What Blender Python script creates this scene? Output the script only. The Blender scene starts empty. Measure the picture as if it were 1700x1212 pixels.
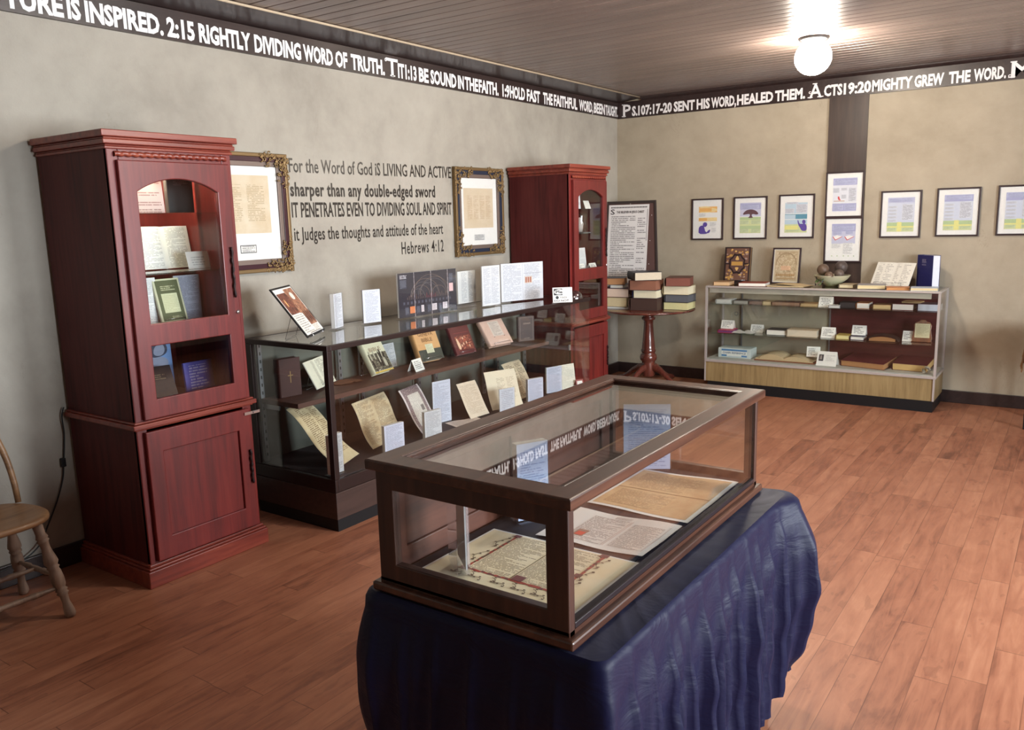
import bpy, bmesh, math, random
from math import sin, cos, pi, radians
from mathutils import Vector, Matrix

SC = bpy.context.scene
COL = SC.collection
random.seed(7)

# ------------------------------------------------------------------ camera, sky, daylight, exposure
cam_d = bpy.data.cameras.new('camera')
cam_d.sensor_fit = 'HORIZONTAL'
cam_d.sensor_width = 36.0
cam_d.lens = 1368.17 / 1700 * 36.0
cam_d.clip_start = 0.05
cam = bpy.data.objects.new('camera', cam_d)
COL.objects.link(cam)
_f = Vector((-0.56538423, 0.80598595, -0.1752921))
_r = Vector((0.82102082, 0.57031373, -0.02582762))
_u = Vector((-0.07915479, 0.158521, 0.98417763))
cam.matrix_world = Matrix(((_r.x, _u.x, -_f.x, 3.95273), (_r.y, _u.y, -_f.y, -7.56048), (_r.z, _u.z, -_f.z, 1.6), (0, 0, 0, 1)))
SC.camera = cam

SC.view_settings.view_transform = 'Standard'
SC.view_settings.look = 'None'
SC.view_settings.gamma = 1.0
SC.view_settings.use_curve_mapping = False
SC.view_settings.exposure = 1.08
SC.cycles.transparent_max_bounces = 48
SC.cycles.max_bounces = 10
SC.cycles.diffuse_bounces = 5
SC.cycles.glossy_bounces = 5
SC.cycles.sample_clamp_indirect = 6.0
SC.cycles.caustics_reflective = False
SC.cycles.caustics_refractive = False

world = bpy.data.worlds.new('sky')
SC.world = world
world.use_nodes = True
_bg = world.node_tree.nodes['Background']
_bg.inputs['Color'].default_value = (0.62, 0.76, 1.0, 1)
_bg.inputs['Strength'].default_value = 1.2

ROOM_X, ROOM_Y, CEIL = 6.6, -9.6, 2.725
WINDOWS = [(-4.3, -2.9), (-6.6, -4.9)]          # y spans of the two windows in the right wall
WIN_Z = (0.75, 2.25)


def daylight(name, loc, rot, sx, sy, power, color):
    l = bpy.data.lights.new(name, 'AREA')
    l.shape = 'RECTANGLE'
    l.size, l.size_y = sx, sy
    l.energy = power
    l.color = color
    o = bpy.data.objects.new(name, l)
    o.location = loc
    o.rotation_euler = rot
    COL.objects.link(o)
    return o


for _i, (_a, _b) in enumerate(WINDOWS):
    daylight('window_daylight', (ROOM_X + 0.35, (_a + _b) / 2, 1.6), (0, radians(90), 0), 1.7, _b - _a + 0.2,
             (215, 190)[_i], (0.90, 0.95, 1.0))


# ------------------------------------------------------------------ small helpers
def S(r, g, b):
    def c(x):
        x /= 255.0
        return x / 12.92 if x <= 0.04045 else ((x + 0.055) / 1.055) ** 2.4
    return (c(r), c(g), c(b), 1.0)


class Nodes:
    """terse node graph writer"""
    def __init__(self, name):
        self.mat = bpy.data.materials.new(name)
        self.mat.use_nodes = True
        self.t = self.mat.node_tree
        self.t.nodes.clear()
        self.out = self.t.nodes.new('ShaderNodeOutputMaterial')

    def n(self, typ, **kw):
        nd = self.t.nodes.new(typ)
        for k, v in kw.items():
            setattr(nd, k, v)
        return nd

    def put(self, sock, val):
        if isinstance(val, bpy.types.NodeSocket):
            self.t.links.new(val, sock)
        else:
            sock.default_value = val

    def m(self, op, a, b=0.0, c=0.0, clamp=False):
        nd = self.n('ShaderNodeMath', operation=op, use_clamp=clamp)
        for s, v in zip(nd.inputs, (a, b, c)):
            self.put(s, v)
        return nd.outputs[0]

    def sep(self, v):
        nd = self.n('ShaderNodeSeparateXYZ')
        self.put(nd.inputs[0], v)
        return nd.outputs

    def comb(self, x, y, z=0.0):
        nd = self.n('ShaderNodeCombineXYZ')
        for s, v in zip(nd.inputs, (x, y, z)):
            self.put(s, v)
        return nd.outputs[0]

    def noise(self, vec, scale, detail=3.0, rough=0.55, dist=0.0):
        nd = self.n('ShaderNodeTexNoise')
        self.put(nd.inputs['Vector'], vec)
        nd.inputs['Scale'].default_value = scale
        nd.inputs['Detail'].default_value = detail
        nd.inputs['Roughness'].default_value = rough
        nd.inputs['Distortion'].default_value = dist
        return nd.outputs['Fac']

    def white(self, vec):
        nd = self.n('ShaderNodeTexWhiteNoise', noise_dimensions='3D')
        self.put(nd.inputs['Vector'], vec)
        return nd.outputs['Value']

    def mix(self, fac, a, b):
        nd = self.n('ShaderNodeMix', data_type='RGBA')
        self.put(nd.inputs[0], fac)
        self.put(nd.inputs[6], a)
        self.put(nd.inputs[7], b)
        return nd.outputs[2]

    def ramp(self, fac, stops):
        nd = self.n('ShaderNodeValToRGB')
        els = nd.color_ramp.elements
        while len(els) < len(stops):
            els.new(0.5)
        for e, (p, c) in zip(els, stops):
            e.position = p
            e.color = c
        self.put(nd.inputs[0], fac)
        return nd.outputs[0]

    def obj(self):
        return self.n('ShaderNodeTexCoord').outputs['Object']

    def uv(self):
        return self.n('ShaderNodeTexCoord').outputs['UV']

    def scale(self, vec, s):
        nd = self.n('ShaderNodeVectorMath', operation='MULTIPLY')
        self.put(nd.inputs[0], vec)
        nd.inputs[1].default_value = s
        return nd.outputs[0]

    def bump(self, h, strength=0.3, dist=0.01):
        nd = self.n('ShaderNodeBump')
        nd.inputs['Strength'].default_value = strength
        nd.inputs['Distance'].default_value = dist
        self.put(nd.inputs['Height'], h)
        return nd.outputs[0]

    def finish(self, color, rough=0.5, metal=0.0, normal=None, spec=0.5, coat=0.0, coat_rough=0.1, sheen=0.0, emit=None, emit_s=0.0):
        p = self.n('ShaderNodeBsdfPrincipled')
        self.put(p.inputs['Base Color'], color)
        self.put(p.inputs['Roughness'], rough)
        p.inputs['Metallic'].default_value = metal
        p.inputs['Specular IOR Level'].default_value = spec
        p.inputs['Coat Weight'].default_value = coat
        p.inputs['Coat Roughness'].default_value = coat_rough
        p.inputs['Sheen Weight'].default_value = sheen
        if normal is not None:
            self.put(p.inputs['Normal'], normal)
        if emit is not None:
            p.inputs['Emission Color'].default_value = emit
            p.inputs['Emission Strength'].default_value = emit_s
        self.t.links.new(p.outputs[0], self.out.inputs[0])
        return self.mat


_plain = {}


def plain(r, g, b, rough=0.6, metal=0.0, spec=0.4, var=0.06):
    """one flat colour with a little grain"""
    key = (r, g, b, rough, metal, spec)
    if key not in _plain:
        N = Nodes('paint_%d_%d_%d' % (r, g, b))
        c = S(r, g, b)
        k = N.noise(N.obj(), 60.0, 2.0)
        lo = tuple(x * (1 - var) for x in c[:3]) + (1,)
        hi = tuple(min(1, x * (1 + var)) for x in c[:3]) + (1,)
        _plain[key] = N.finish(N.mix(k, lo, hi), rough, metal, spec=spec)
    return _plain[key]


def wood(name, dark, mid, light, axis='z', rough=0.3, coat=0.25, freq=1.0, spec=0.5):
    N = Nodes(name)
    o = N.obj()
    st = {'x': (2.0, 30.0, 30.0), 'y': (30.0, 2.0, 30.0), 'z': (30.0, 30.0, 2.0)}[axis]
    g = N.noise(N.scale(o, tuple(s * freq for s in st)), 1.0, 5.0, 0.6, 0.4)
    big = N.noise(o, 2.2, 2.0)
    f = N.m('ADD', N.m('MULTIPLY', g, 0.75), N.m('MULTIPLY', big, 0.3), clamp=True)
    c = N.ramp(f, [(0.3, S(*dark)), (0.52, S(*mid)), (0.75, S(*light))])
    return N.finish(c, rough, normal=N.bump(g, 0.06, 0.003), spec=spec, coat=coat, coat_rough=0.15)


_docs = {}


def doc(paper=(236, 234, 230), ink=(60, 58, 60), rows=30, cols=((0.08, 0.92),), seed=1, dens=0.75, top=0.04, bot=0.04,
        blotch=None, blot_amt=0.0, rough=0.6, gap=0.0, word=26.0):
    """paper printed with lines of words, laid out in UV"""
    key = (paper, ink, rows, cols, seed, dens, top, bot, blotch, blot_amt, rough, gap, word)
    if key in _docs:
        return _docs[key]
    N = Nodes('printed_page')
    u, v, _ = N.sep(N.uv())
    r = N.m('MULTIPLY', v, float(rows))
    ri = N.m('FLOOR', r)
    rf = N.m('FRACT', r)
    line = N.m('MULTIPLY', N.m('GREATER_THAN', rf, 0.3), N.m('LESS_THAN', rf, 0.82))
    wn = N.noise(N.comb(N.m('MULTIPLY', u, word), N.m('MULTIPLY', ri, 7.31), float(seed)), 1.0, 2.0, 0.6)
    words = N.m('GREATER_THAN', wn, 0.43)
    colm = None
    for i, (a, b) in enumerate(cols):
        e = N.m('SUBTRACT', b, N.m('MULTIPLY', N.m('POWER', N.white(N.comb(ri, float(seed + i * 13), 1.0)), 4.0), (b - a) * 0.7))
        k = N.m('MULTIPLY', N.m('GREATER_THAN', u, a), N.m('LESS_THAN', u, e))
        colm = k if colm is None else N.m('MAXIMUM', colm, k)
    vert = N.m('MULTIPLY', N.m('GREATER_THAN', v, bot), N.m('LESS_THAN', v, 1.0 - top))
    ink_f = N.m('MULTIPLY', N.m('MULTIPLY', line, words), N.m('MULTIPLY', colm, vert))
    if gap > 0:
        ink_f = N.m('MULTIPLY', ink_f, N.m('GREATER_THAN', N.white(N.comb(ri, float(seed), 5.0)), gap))
    base = S(*paper)
    if blotch:
        k = N.noise(N.comb(u, v, float(seed)), 3.0, 4.0, 0.6, 0.3)
        base = N.ramp(N.m('MULTIPLY', k, blot_amt), [(0.25, S(*paper)), (0.75, S(*blotch))])
    c = N.mix(N.m('MULTIPLY', ink_f, dens), base, S(*ink))
    _docs[key] = N.finish(c, rough, spec=0.3)
    return _docs[key]


def glass_mat(name, tint=(0.965, 0.975, 0.97), f0=0.045, rough=0.0):
    """thin pane: see-through plus an angle-dependent mirror reflection"""
    N = Nodes(name)
    g = N.n('ShaderNodeNewGeometry')
    d = N.n('ShaderNodeVectorMath', operation='DOT_PRODUCT')
    N.t.links.new(g.outputs['Normal'], d.inputs[0])
    N.t.links.new(g.outputs['Incoming'], d.inputs[1])
    k = N.m('SUBTRACT', 1.0, N.m('ABSOLUTE', d.outputs['Value']), clamp=True)
    fr = N.m('ADD', f0, N.m('MULTIPLY', N.m('POWER', k, 5.0), 1.0 - f0), clamp=True)
    tr = N.n('ShaderNodeBsdfTransparent')
    tr.inputs[0].default_value = tint + (1,)
    gl = N.n('ShaderNodeBsdfGlossy')
    gl.inputs['Roughness'].default_value = rough
    gl.inputs['Color'].default_value = (1, 1, 1, 1)
    mx = N.n('ShaderNodeMixShader')
    N.t.links.new(fr, mx.inputs[0])
    N.t.links.new(tr.outputs[0], mx.inputs[1])
    N.t.links.new(gl.outputs[0], mx.inputs[2])
    N.t.links.new(mx.outputs[0], N.out.inputs[0])
    return N.mat


class MB:
    """collects faces; build() links them as ONE mesh object"""
    def __init__(self):
        self.v, self.f, self.fm, self.fu, self.fs = [], [], [], [], []
        self.M = Matrix.Identity(4)

    def add(self, pts, faces, m=0, smooth=False, uvs=None):
        b = len(self.v)
        self.v += [tuple(self.M @ Vector(p)) for p in pts]
        for i, fc in enumerate(faces):
            self.f.append([b + k for k in fc])
            self.fm.append(m)
            self.fs.append(smooth)
            self.fu.append(uvs[i] if uvs else None)

    def box(self, x0, x1, y0, y1, z0, z1, m=0):
        p = [(x, y, z) for x in (x0, x1) for y in (y0, y1) for z in (z0, z1)]
        q = [(0, 0), (1, 0), (1, 1), (0, 1)]
        fc = [(0, 4, 5, 1), (6, 2, 3, 7), (2, 0, 1, 3), (4, 6, 7, 5), (1, 5, 7, 3), (2, 6, 4, 0)]
        self.add(p, fc, m, False, [q] * 6)

    def quad(self, a, b, c, d, m=0, uv=None):
        self.add([a, b, c, d], [(0, 1, 2, 3)], m, False, [uv or [(0, 0), (1, 0), (1, 1), (0, 1)]])

    def rect(self, x0, x1, z0, z1, y, m=0):
        """rectangle in the XZ plane facing -y"""
        self.quad((x0, y, z0), (x1, y, z0), (x1, y, z1), (x0, y, z1), m)

    def poly(self, pts, y, m=0):
        n = len(pts)
        self.add([(x, y, z) for x, z in pts], [tuple(range(n))], m, False, [[(0, 0)] * n])

    def tube(self, pts, r, seg=8, m=0, closed=False):
        pts = [Vector(p) for p in pts]
        n = len(pts)
        rs = r if isinstance(r, (list, tuple)) else [r] * n
        vs, fs = [], []
        up = None
        for i, p in enumerate(pts):
            a = pts[(i - 1) % n] if (closed or i > 0) else p
            b = pts[(i + 1) % n] if (closed or i < n - 1) else p
            t = (b - a).normalized()
            if up is None:
                up = t.orthogonal().normalized()
            up = (up - t * up.dot(t))
            up = up.normalized() if up.length > 1e-6 else t.orthogonal().normalized()
            s = t.cross(up)
            for k in range(seg):
                w = 2 * pi * k / seg
                vs.append(p + up * cos(w) * rs[i] + s * sin(w) * rs[i])
        for i in range(n if closed else n - 1):
            j = (i + 1) % n
            for k in range(seg):
                l = (k + 1) % seg
                fs.append((i * seg + k, i * seg + l, j * seg + l, j * seg + k))
        if not closed:
            fs.append(tuple(range(seg - 1, -1, -1)))
            fs.append(tuple((n - 1) * seg + k for k in range(seg)))
        self.add(vs, fs, m, True)

    def lathe(self, prof, seg=24, m=0, c=(0, 0, 0)):
        vs, fs = [], []
        for r, z in prof:
            for k in range(seg):
                w = 2 * pi * k / seg
                vs.append((c[0] + r * cos(w), c[1] + r * sin(w), c[2] + z))
        n = len(prof)
        for i in range(n - 1):
            for k in range(seg):
                l = (k + 1) % seg
                fs.append((i * seg + k, i * seg + l, (i + 1) * seg + l, (i + 1) * seg + k))
        fs.append(tuple(range(seg - 1, -1, -1)))
        fs.append(tuple((n - 1) * seg + k for k in range(seg)))
        self.add(vs, fs, m, True)

    def turned(self, a, b, prof, seg=14, m=0):
        """a turned spindle between two points; prof = [(radius, t 0..1)]"""
        a, b = Vector(a), Vector(b)
        self.tube([a.lerp(b, t) for r, t in prof], [r for r, t in prof], seg, m)

    def grid(self, fn, nu, nv, m=0, smooth=True):
        vs = [fn(i / nu, j / nv) for j in range(nv + 1) for i in range(nu + 1)]
        fs, uv = [], []
        for j in range(nv):
            for i in range(nu):
                k = j * (nu + 1) + i
                fs.append((k, k + 1, k + nu + 2, k + nu + 1))
                uv.append([(i / nu, j / nv), ((i + 1) / nu, j / nv), ((i + 1) / nu, (j + 1) / nv), (i / nu, (j + 1) / nv)])
        self.add(vs, fs, m, smooth, uv)

    def plate(self, loops, thick, M=None, m=0, bevel=0.0):
        """flat plate with holes: first loop is the outline; lies in XY, thickness along Z"""
        cu = bpy.data.curves.new('tmp', 'CURVE')
        cu.dimensions = '2D'
        cu.fill_mode = 'BOTH'
        cu.extrude = max(thick / 2 - bevel, 0.00001)
        cu.bevel_depth = bevel
        cu.bevel_resolution = 1
        cu.offset = -bevel
        for pts in loops:
            s = cu.splines.new('POLY')
            s.points.add(len(pts) - 1)
            for p, q in zip(s.points, pts):
                p.co = (q[0], q[1], 0, 1)
            s.use_cyclic_u = True
        self._take(cu, M, m)

    def _take(self, cu, M, m):
        o = bpy.data.objects.new('tmp', cu)
        me = bpy.data.meshes.new_from_object(o)
        M = M or Matrix.Identity(4)
        self.add([M @ v.co for v in me.vertices], [tuple(p.vertices) for p in me.polygons], m)
        bpy.data.objects.remove(o)
        bpy.data.curves.remove(cu)
        bpy.data.meshes.remove(me)

    def text(self, body, w, h, M=None, m=0, bold=0.0, thick=0.001, shear=0.0, space=1.0, small=False):
        """lettering w wide, capitals h high, lower left at the origin of M, in XY"""
        cu = bpy.data.curves.new('tmp', 'FONT')
        cu.body = body
        cu.offset = bold
        cu.shear = shear
        cu.space_character = space
        cu.resolution_u = 1 if small else 2
        cu.extrude = 0.0
        o = bpy.data.objects.new('tmp', cu)
        me = bpy.data.meshes.new_from_object(o)
        xs = [v.co.x for v in me.vertices] or [0, 1]
        x0, x1 = min(xs), max(xs)
        sx, sy = w / max(x1 - x0, 1e-6), h / 0.72
        M = M or Matrix.Identity(4)
        vs = [M @ Vector(((v.co.x - x0) * sx, v.co.y * sy, thick)) for v in me.vertices]
        self.add(vs, [tuple(p.vertices) for p in me.polygons], m)
        bpy.data.objects.remove(o)
        bpy.data.curves.remove(cu)
        bpy.data.meshes.remove(me)

    def build(self, name, mats, parent=None, bevel=0.0, seg=2, loc=None, rot=None):
        me = bpy.data.meshes.new(name)
        me.from_pydata(self.v, [], self.f)
        uvl = me.uv_layers.new(name='UVMap')
        k = 0
        for p, m, u, s in zip(me.polygons, self.fm, self.fu, self.fs):
            p.material_index = m
            p.use_smooth = s
            if u:
                for j, li in enumerate(p.loop_indices):
                    uvl.data[li].uv = u[j]
        for mt in (mats if isinstance(mats, (list, tuple)) else [mats]):
            me.materials.append(mt)
        o = bpy.data.objects.new(name, me)
        COL.objects.link(o)
        if parent:
            o.parent = parent
        if loc:
            o.location = loc
        if rot:
            o.rotation_euler = rot
        if bevel > 0:
            b = o.modifiers.new('soft_edges', 'BEVEL')
            b.width = bevel
            b.segments = seg
            b.limit_method = 'ANGLE'
            b.angle_limit = radians(40)
        return o


def tag(o, label=None, cat=None, group=None, kind=None):
    if label:
        o['label'] = label
    if cat:
        o['category'] = cat
    if group:
        o['group'] = group
    if kind:
        o['kind'] = kind
    return o


def thing(name, label, cat, loc=(0, 0, 0), rot=(0, 0, 0), group=None):
    o = bpy.data.objects.new(name, None)
    o.empty_display_size = 0.05
    COL.objects.link(o)
    o.location = loc
    o.rotation_euler = rot if isinstance(rot, tuple) else (0, 0, rot)
    return tag(o, label, cat, group)


def Mx(origin, x, y, z):
    return Matrix(((x[0], y[0], z[0], origin[0]), (x[1], y[1], z[1], origin[1]), (x[2], y[2], z[2], origin[2]), (0, 0, 0, 1)))


def on_left(y, z, x=0.0):      # text plane on the left wall
    return Mx((x, y, z), (0, 1, 0), (0, 0, 1), (1, 0, 0))


def on_back(x, z, y=0.0):      # text plane on the back wall
    return Mx((x, y, z), (1, 0, 0), (0, 0, 1), (0, -1, 0))


FACE = Mx((0, 0, 0), (1, 0, 0), (0, 0, 1), (0, -1, 0))   # XY drawing -> local XZ plane facing -y


def face_at(x, z, y=0.0):
    return Mx((x, y, z), (1, 0, 0), (0, 0, 1), (0, -1, 0))


# ------------------------------------------------------------------ materials
def m_wall(name, lo, md, hi):
    N = Nodes(name)
    o = N.obj()
    a = N.noise(o, 1.1, 5.0, 0.6, 0.5)
    b = N.noise(o, 6.0, 4.0, 0.65)
    fine = N.noise(o, 120.0, 2.0)
    f = N.m('ADD', N.m('MULTIPLY', a, 0.7), N.m('MULTIPLY', b, 0.3))
    c = N.ramp(f, [(0.32, S(*lo)), (0.5, S(*md)), (0.68, S(*hi))])
    crack = N.noise(N.scale(o, (1.0, 1.0, 0.45)), 2.3, 6.0, 0.7, 1.2)
    c = N.mix(N.m('MULTIPLY', N.m('LESS_THAN', N.m('ABSOLUTE', N.m('SUBTRACT', crack, 0.63)), 0.004), 0.18), c, S(120, 110, 95))
    return N.finish(c, 0.8, normal=N.bump(N.m('ADD', b, N.m('MULTIPLY', fine, 0.3)), 0.25, 0.01), spec=0.25)


def m_floor():
    N = Nodes('laminate_strips')
    x, y, z = N.sep(N.obj())
    w, L = 0.108, 0.92
    r = N.m('DIVIDE', x, w)
    ri = N.m('FLOOR', r)
    rf = N.m('FRACT', r)
    q = N.m('ADD', N.m('DIVIDE', y, L), N.m('MULTIPLY', N.white(N.comb(ri, 3.0, 1.0)), 7.0))
    qi = N.m('FLOOR', q)
    qf = N.m('FRACT', q)
    tone = N.white(N.comb(ri, qi, 2.0))
    off = N.m('MULTIPLY', tone, 37.0)
    v = N.comb(N.m('MULTIPLY', x, 22.0), N.m('ADD', N.m('MULTIPLY', y, 2.2), off), off)
    grain = N.noise(v, 1.0, 5.0, 0.62, 1.2)
    v2 = N.comb(N.m('MULTIPLY', x, 9.0), N.m('ADD', N.m('MULTIPLY', y, 3.6), off), off)
    blot = N.noise(v2, 1.0, 3.0, 0.6, 0.8)
    f = N.m('ADD', N.m('ADD', N.m('MULTIPLY', grain, 0.55), N.m('MULTIPLY', blot, 0.35)), N.m('MULTIPLY', tone, 0.16))
    c = N.ramp(f, [(0.32, S(104, 62, 46)), (0.47, S(144, 91, 68)), (0.60, S(160, 106, 80)), (0.80, S(178, 126, 97))])
    knot = N.noise(v2, 2.2, 2.0, 0.5, 0.3)
    c = N.mix(N.m('MULTIPLY', N.m('GREATER_THAN', knot, 0.66), 0.22), c, S(92, 52, 40))
    seam = N.m('MAXIMUM', N.m('LESS_THAN', rf, 0.022), N.m('LESS_THAN', qf, 0.004))
    c = N.mix(N.m('MULTIPLY', seam, 0.55), c, S(70, 36, 24))
    return N.finish(c, N.m('ADD', 0.34, N.m('MULTIPLY', grain, 0.2)), normal=N.bump(N.m('SUBTRACT', N.m('MULTIPLY', grain, 0.3), seam), 0.12, 0.003), spec=0.45)


def m_ceiling():
    N = Nodes('beadboard_paint')
    o = N.obj()
    a = N.noise(N.scale(o, (0.9, 9.0, 1.0)), 1.0, 3.0, 0.5)
    c = N.ramp(a, [(0.3, S(112, 98, 93)), (0.7, S(134, 117, 110))])
    b = N.noise(N.scale(o, (1.2, 26.0, 1.0)), 1.0, 3.0, 0.6)
    return N.finish(c, 0.33, normal=N.bump(b, 0.25, 0.012), spec=0.6)


def m_satin(name, base, rough=0.3, sheen=0.5):
    N = Nodes(name)
    o = N.obj()
    k = N.noise(N.scale(o, (160.0, 160.0, 12.0)), 1.0, 2.0)
    cr = N.noise(N.scale(o, (5.0, 5.0, 14.0)), 1.0, 4.0, 0.6, 1.0)
    c = N.mix(k, tuple(x * 0.8 for x in S(*base)[:3]) + (1,), S(*base))
    return N.finish(c, rough, normal=N.bump(cr, 0.26, 0.02), spec=0.18, sheen=sheen)


WALL = m_wall('plaster_wall', (146, 139, 129), (164, 157, 146), (175, 168, 157))
WALL_LAMP_TAN = m_wall('lamp_warmed_plaster', (152, 140, 122), (167, 155, 136), (178, 166, 147))  # back wall: the lamp's warm cast put into the plaster colour
FLOOR = m_floor()
CEILM = m_ceiling()
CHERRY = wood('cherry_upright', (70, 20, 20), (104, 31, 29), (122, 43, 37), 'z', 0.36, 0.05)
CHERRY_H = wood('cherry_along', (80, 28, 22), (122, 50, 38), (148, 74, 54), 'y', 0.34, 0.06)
CHERRY_SHADED = wood('cherry_side_shaded', (48, 16, 17), (78, 29, 28), (92, 38, 35), 'z', 0.5, 0.0, 1.0, 0.2)  # darker cherry copy, shade of the unlit cabinet sides in its colour
WALNUT_X = wood('walnut_cross', (38, 20, 14), (64, 37, 26), (88, 55, 39), 'x', 0.33, 0.2)
WALNUT_Y = wood('walnut_long', (38, 20, 14), (66, 38, 27), (92, 58, 41), 'y', 0.33, 0.2)
WALNUT_Z = wood('walnut_upright', (34, 17, 12), (54, 29, 21), (74, 44, 32), 'z', 0.4, 0.08)
PANEL_WOOD = wood('case_back_panel', (52, 26, 19), (82, 44, 32), (104, 60, 45), 'y', 0.5, 0.0)
BLACKWOOD = plain(24, 18, 18, 0.45)
DARKTRIM = wood('dark_stained_trim', (30, 20, 19), (44, 30, 29), (58, 42, 39), 'y', 0.4, 0.1)
BEAM = wood('dark_stained_post', (38, 26, 22), (54, 38, 32), (70, 52, 44), 'z', 0.45, 0.05)
BRONZE = plain(46, 32, 30, 0.4, 0.3)
BROWNPANEL = wood('brown_laminate', (46, 31, 28), (60, 42, 37), (72, 52, 46), 'y', 0.45, 0.0)
KICK = plain(16, 16, 19, 0.5)
SHELFWOOD = wood('shelf_board', (58, 36, 30), (84, 55, 46), (104, 72, 60), 'y', 0.5, 0.0)
ALU = plain(186, 178, 174, 0.4, 0.35)
STEEL = plain(150, 152, 156, 0.35, 0.8)
CHROME = plain(205, 205, 208, 0.2, 0.9)
IRON = plain(40, 24, 24, 0.5, 0.4)
BLONDE = wood('blonde_laminate', (112, 92, 60), (142, 120, 82), (160, 138, 98), 'z', 0.45, 0.0, 1.4)
MAHOG_IN = wood('mahogany_slide', (54, 20, 22), (80, 30, 32), (98, 42, 42), 'x', 0.4, 0.1)
TABLEWOOD = wood('polished_mahogany', (58, 26, 22), (92, 46, 38), (120, 66, 52), 'z', 0.18, 0.5)
OAK = wood('worn_oak', (96, 70, 52), (140, 106, 76), (168, 132, 96), 'y', 0.45, 0.1)
OAKGREY = wood('worn_grey_oak', (96, 78, 68), (134, 112, 98), (160, 138, 122), 'z', 0.5, 0.0)
GLASS = glass_mat('pane_glass')
GLASS_TOP = glass_mat('case_top_glass', (0.95, 0.955, 0.95), 0.085)
GLASS_GREEN = glass_mat('shelf_glass', (0.82, 0.90, 0.87), 0.05)
LID_GLASS = glass_mat('case_lid_glass', (0.93, 0.935, 0.93), 0.12)
ACRYLIC = glass_mat('acrylic_sheet', (0.95, 0.96, 0.98), 0.05)
PICGLASS = glass_mat('picture_glass', (0.98, 0.98, 0.98), 0.03, 0.05)
BACKGLASS = plain(104, 106, 98, 0.35)
GOLD = plain(138, 112, 76, 0.4, 0.55)
GOLD_DULL = plain(122, 98, 66, 0.45, 0.5)
WHITE = plain(238, 237, 234, 0.5)
PAPER = plain(230, 228, 224, 0.6)
LETTER_W = plain(236, 232, 232, 0.5)
LETTER_K = plain(46, 40, 36, 0.3, 0.0, 0.6)
BLACK = plain(20, 19, 21, 0.45)
NAVY_SATIN = m_satin('navy_satin', (13, 14, 46), 0.50, 0.03)
LINER = plain(26, 26, 36, 0.8)
PAGES = plain(206, 190, 158, 0.8)
PAGES_W = plain(232, 228, 218, 0.8)
# ------------------------------------------------------------------ room shell
def struct(o, **kw):
    o['kind'] = 'structure'
    return o


b = MB(); b.box(0, ROOM_X, ROOM_Y, 0, -0.1, 0)
struct(b.build('floor', FLOOR))
b = MB(); b.box(-0.15, 0, ROOM_Y - 0.15, 0.15, -0.1, 2.9)
struct(b.build('wall_left', WALL))
b = MB(); b.box(0, ROOM_X, 0, 0.15, -0.1, 2.9)
struct(b.build('wall_back', WALL_LAMP_TAN))
b = MB(); b.box(0, ROOM_X, ROOM_Y - 0.15, ROOM_Y, -0.1, 2.9)
struct(b.build('wall_front', WALL))
b = MB()
_loops = [[(ROOM_Y - 0.15, -0.1), (0.15, -0.1), (0.15, 2.9), (ROOM_Y - 0.15, 2.9)]]
for a_, b_ in WINDOWS:
    _loops.append([(a_, WIN_Z[0]), (a_, WIN_Z[1]), (b_, WIN_Z[1]), (b_, WIN_Z[0])])
b.plate(_loops, 0.15, Mx((ROOM_X + 0.075, 0, 0), (0, 1, 0), (0, 0, 1), (1, 0, 0)))
struct(b.build('wall_right', WALL))

# ceiling of narrow boards running parallel to the back wall
b = MB()
pitch, y = 0.1, 0.0
while y > ROOM_Y + 1e-4:
    y1 = max(y - pitch, ROOM_Y)
    g = 0.009
    prof = [(y, CEIL + 0.013), (y - g, CEIL), (y - pitch * 0.28, CEIL - 0.0008), (y - pitch * 0.72, CEIL - 0.0008), (y1 + g * 0.4, CEIL), (y1, CEIL + 0.013)]
    vs = [(xx, yy, zz) for yy, zz in prof for xx in (0.0, ROOM_X)]
    b.add(vs, [(2 * i + 1, 2 * i, 2 * i + 2, 2 * i + 3) for i in range(len(prof) - 1)])
    y = y1
b.box(0, ROOM_X, ROOM_Y, 0, CEIL + 0.025, CEIL + 0.15)
struct(b.build('ceiling', CEILM))

for i, (a_, b_) in enumerate(WINDOWS):
    w = MB()
    z0, z1 = WIN_Z
    w.box(ROOM_X - 0.03, ROOM_X + 0.06, a_ - 0.08, a_ + 0.02, z0 - 0.08, z1 + 0.08)
    w.box(ROOM_X - 0.03, ROOM_X + 0.06, b_ - 0.02, b_ + 0.08, z0 - 0.08, z1 + 0.08)
    w.box(ROOM_X - 0.03, ROOM_X + 0.06, a_ + 0.02, b_ - 0.02, z1 - 0.02, z1 + 0.08)
    w.box(ROOM_X + 0.0, ROOM_X + 0.05, a_ + 0.02, b_ - 0.02, 1.48, 1.53)
    fr = struct(w.build('window_%d' % (i + 1), DARKTRIM))
    s = MB(); s.box(ROOM_X - 0.08, ROOM_X + 0.1, a_ - 0.1, b_ + 0.1, z0 - 0.04, z0 + 0.01)
    s.build('window_sill', DARKTRIM, fr)
    p = MB(); p.box(ROOM_X + 0.02, ROOM_X + 0.025, a_ + 0.02, b_ - 0.02, z0 + 0.01, z1 - 0.02)
    p.build('window_glass', GLASS, fr)

# baseboards
for nm, bx in (('baseboard_left', (0, 0.02, ROOM_Y, 0)), ('baseboard_back', (0.02, ROOM_X, -0.02, 0)), ('baseboard_right', (ROOM_X - 0.02, ROOM_X, ROOM_Y, -0.02))):
    b = MB(); b.box(*bx, 0, 0.104)
    struct(b.build(nm, DARKTRIM, bevel=0.004))

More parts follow.
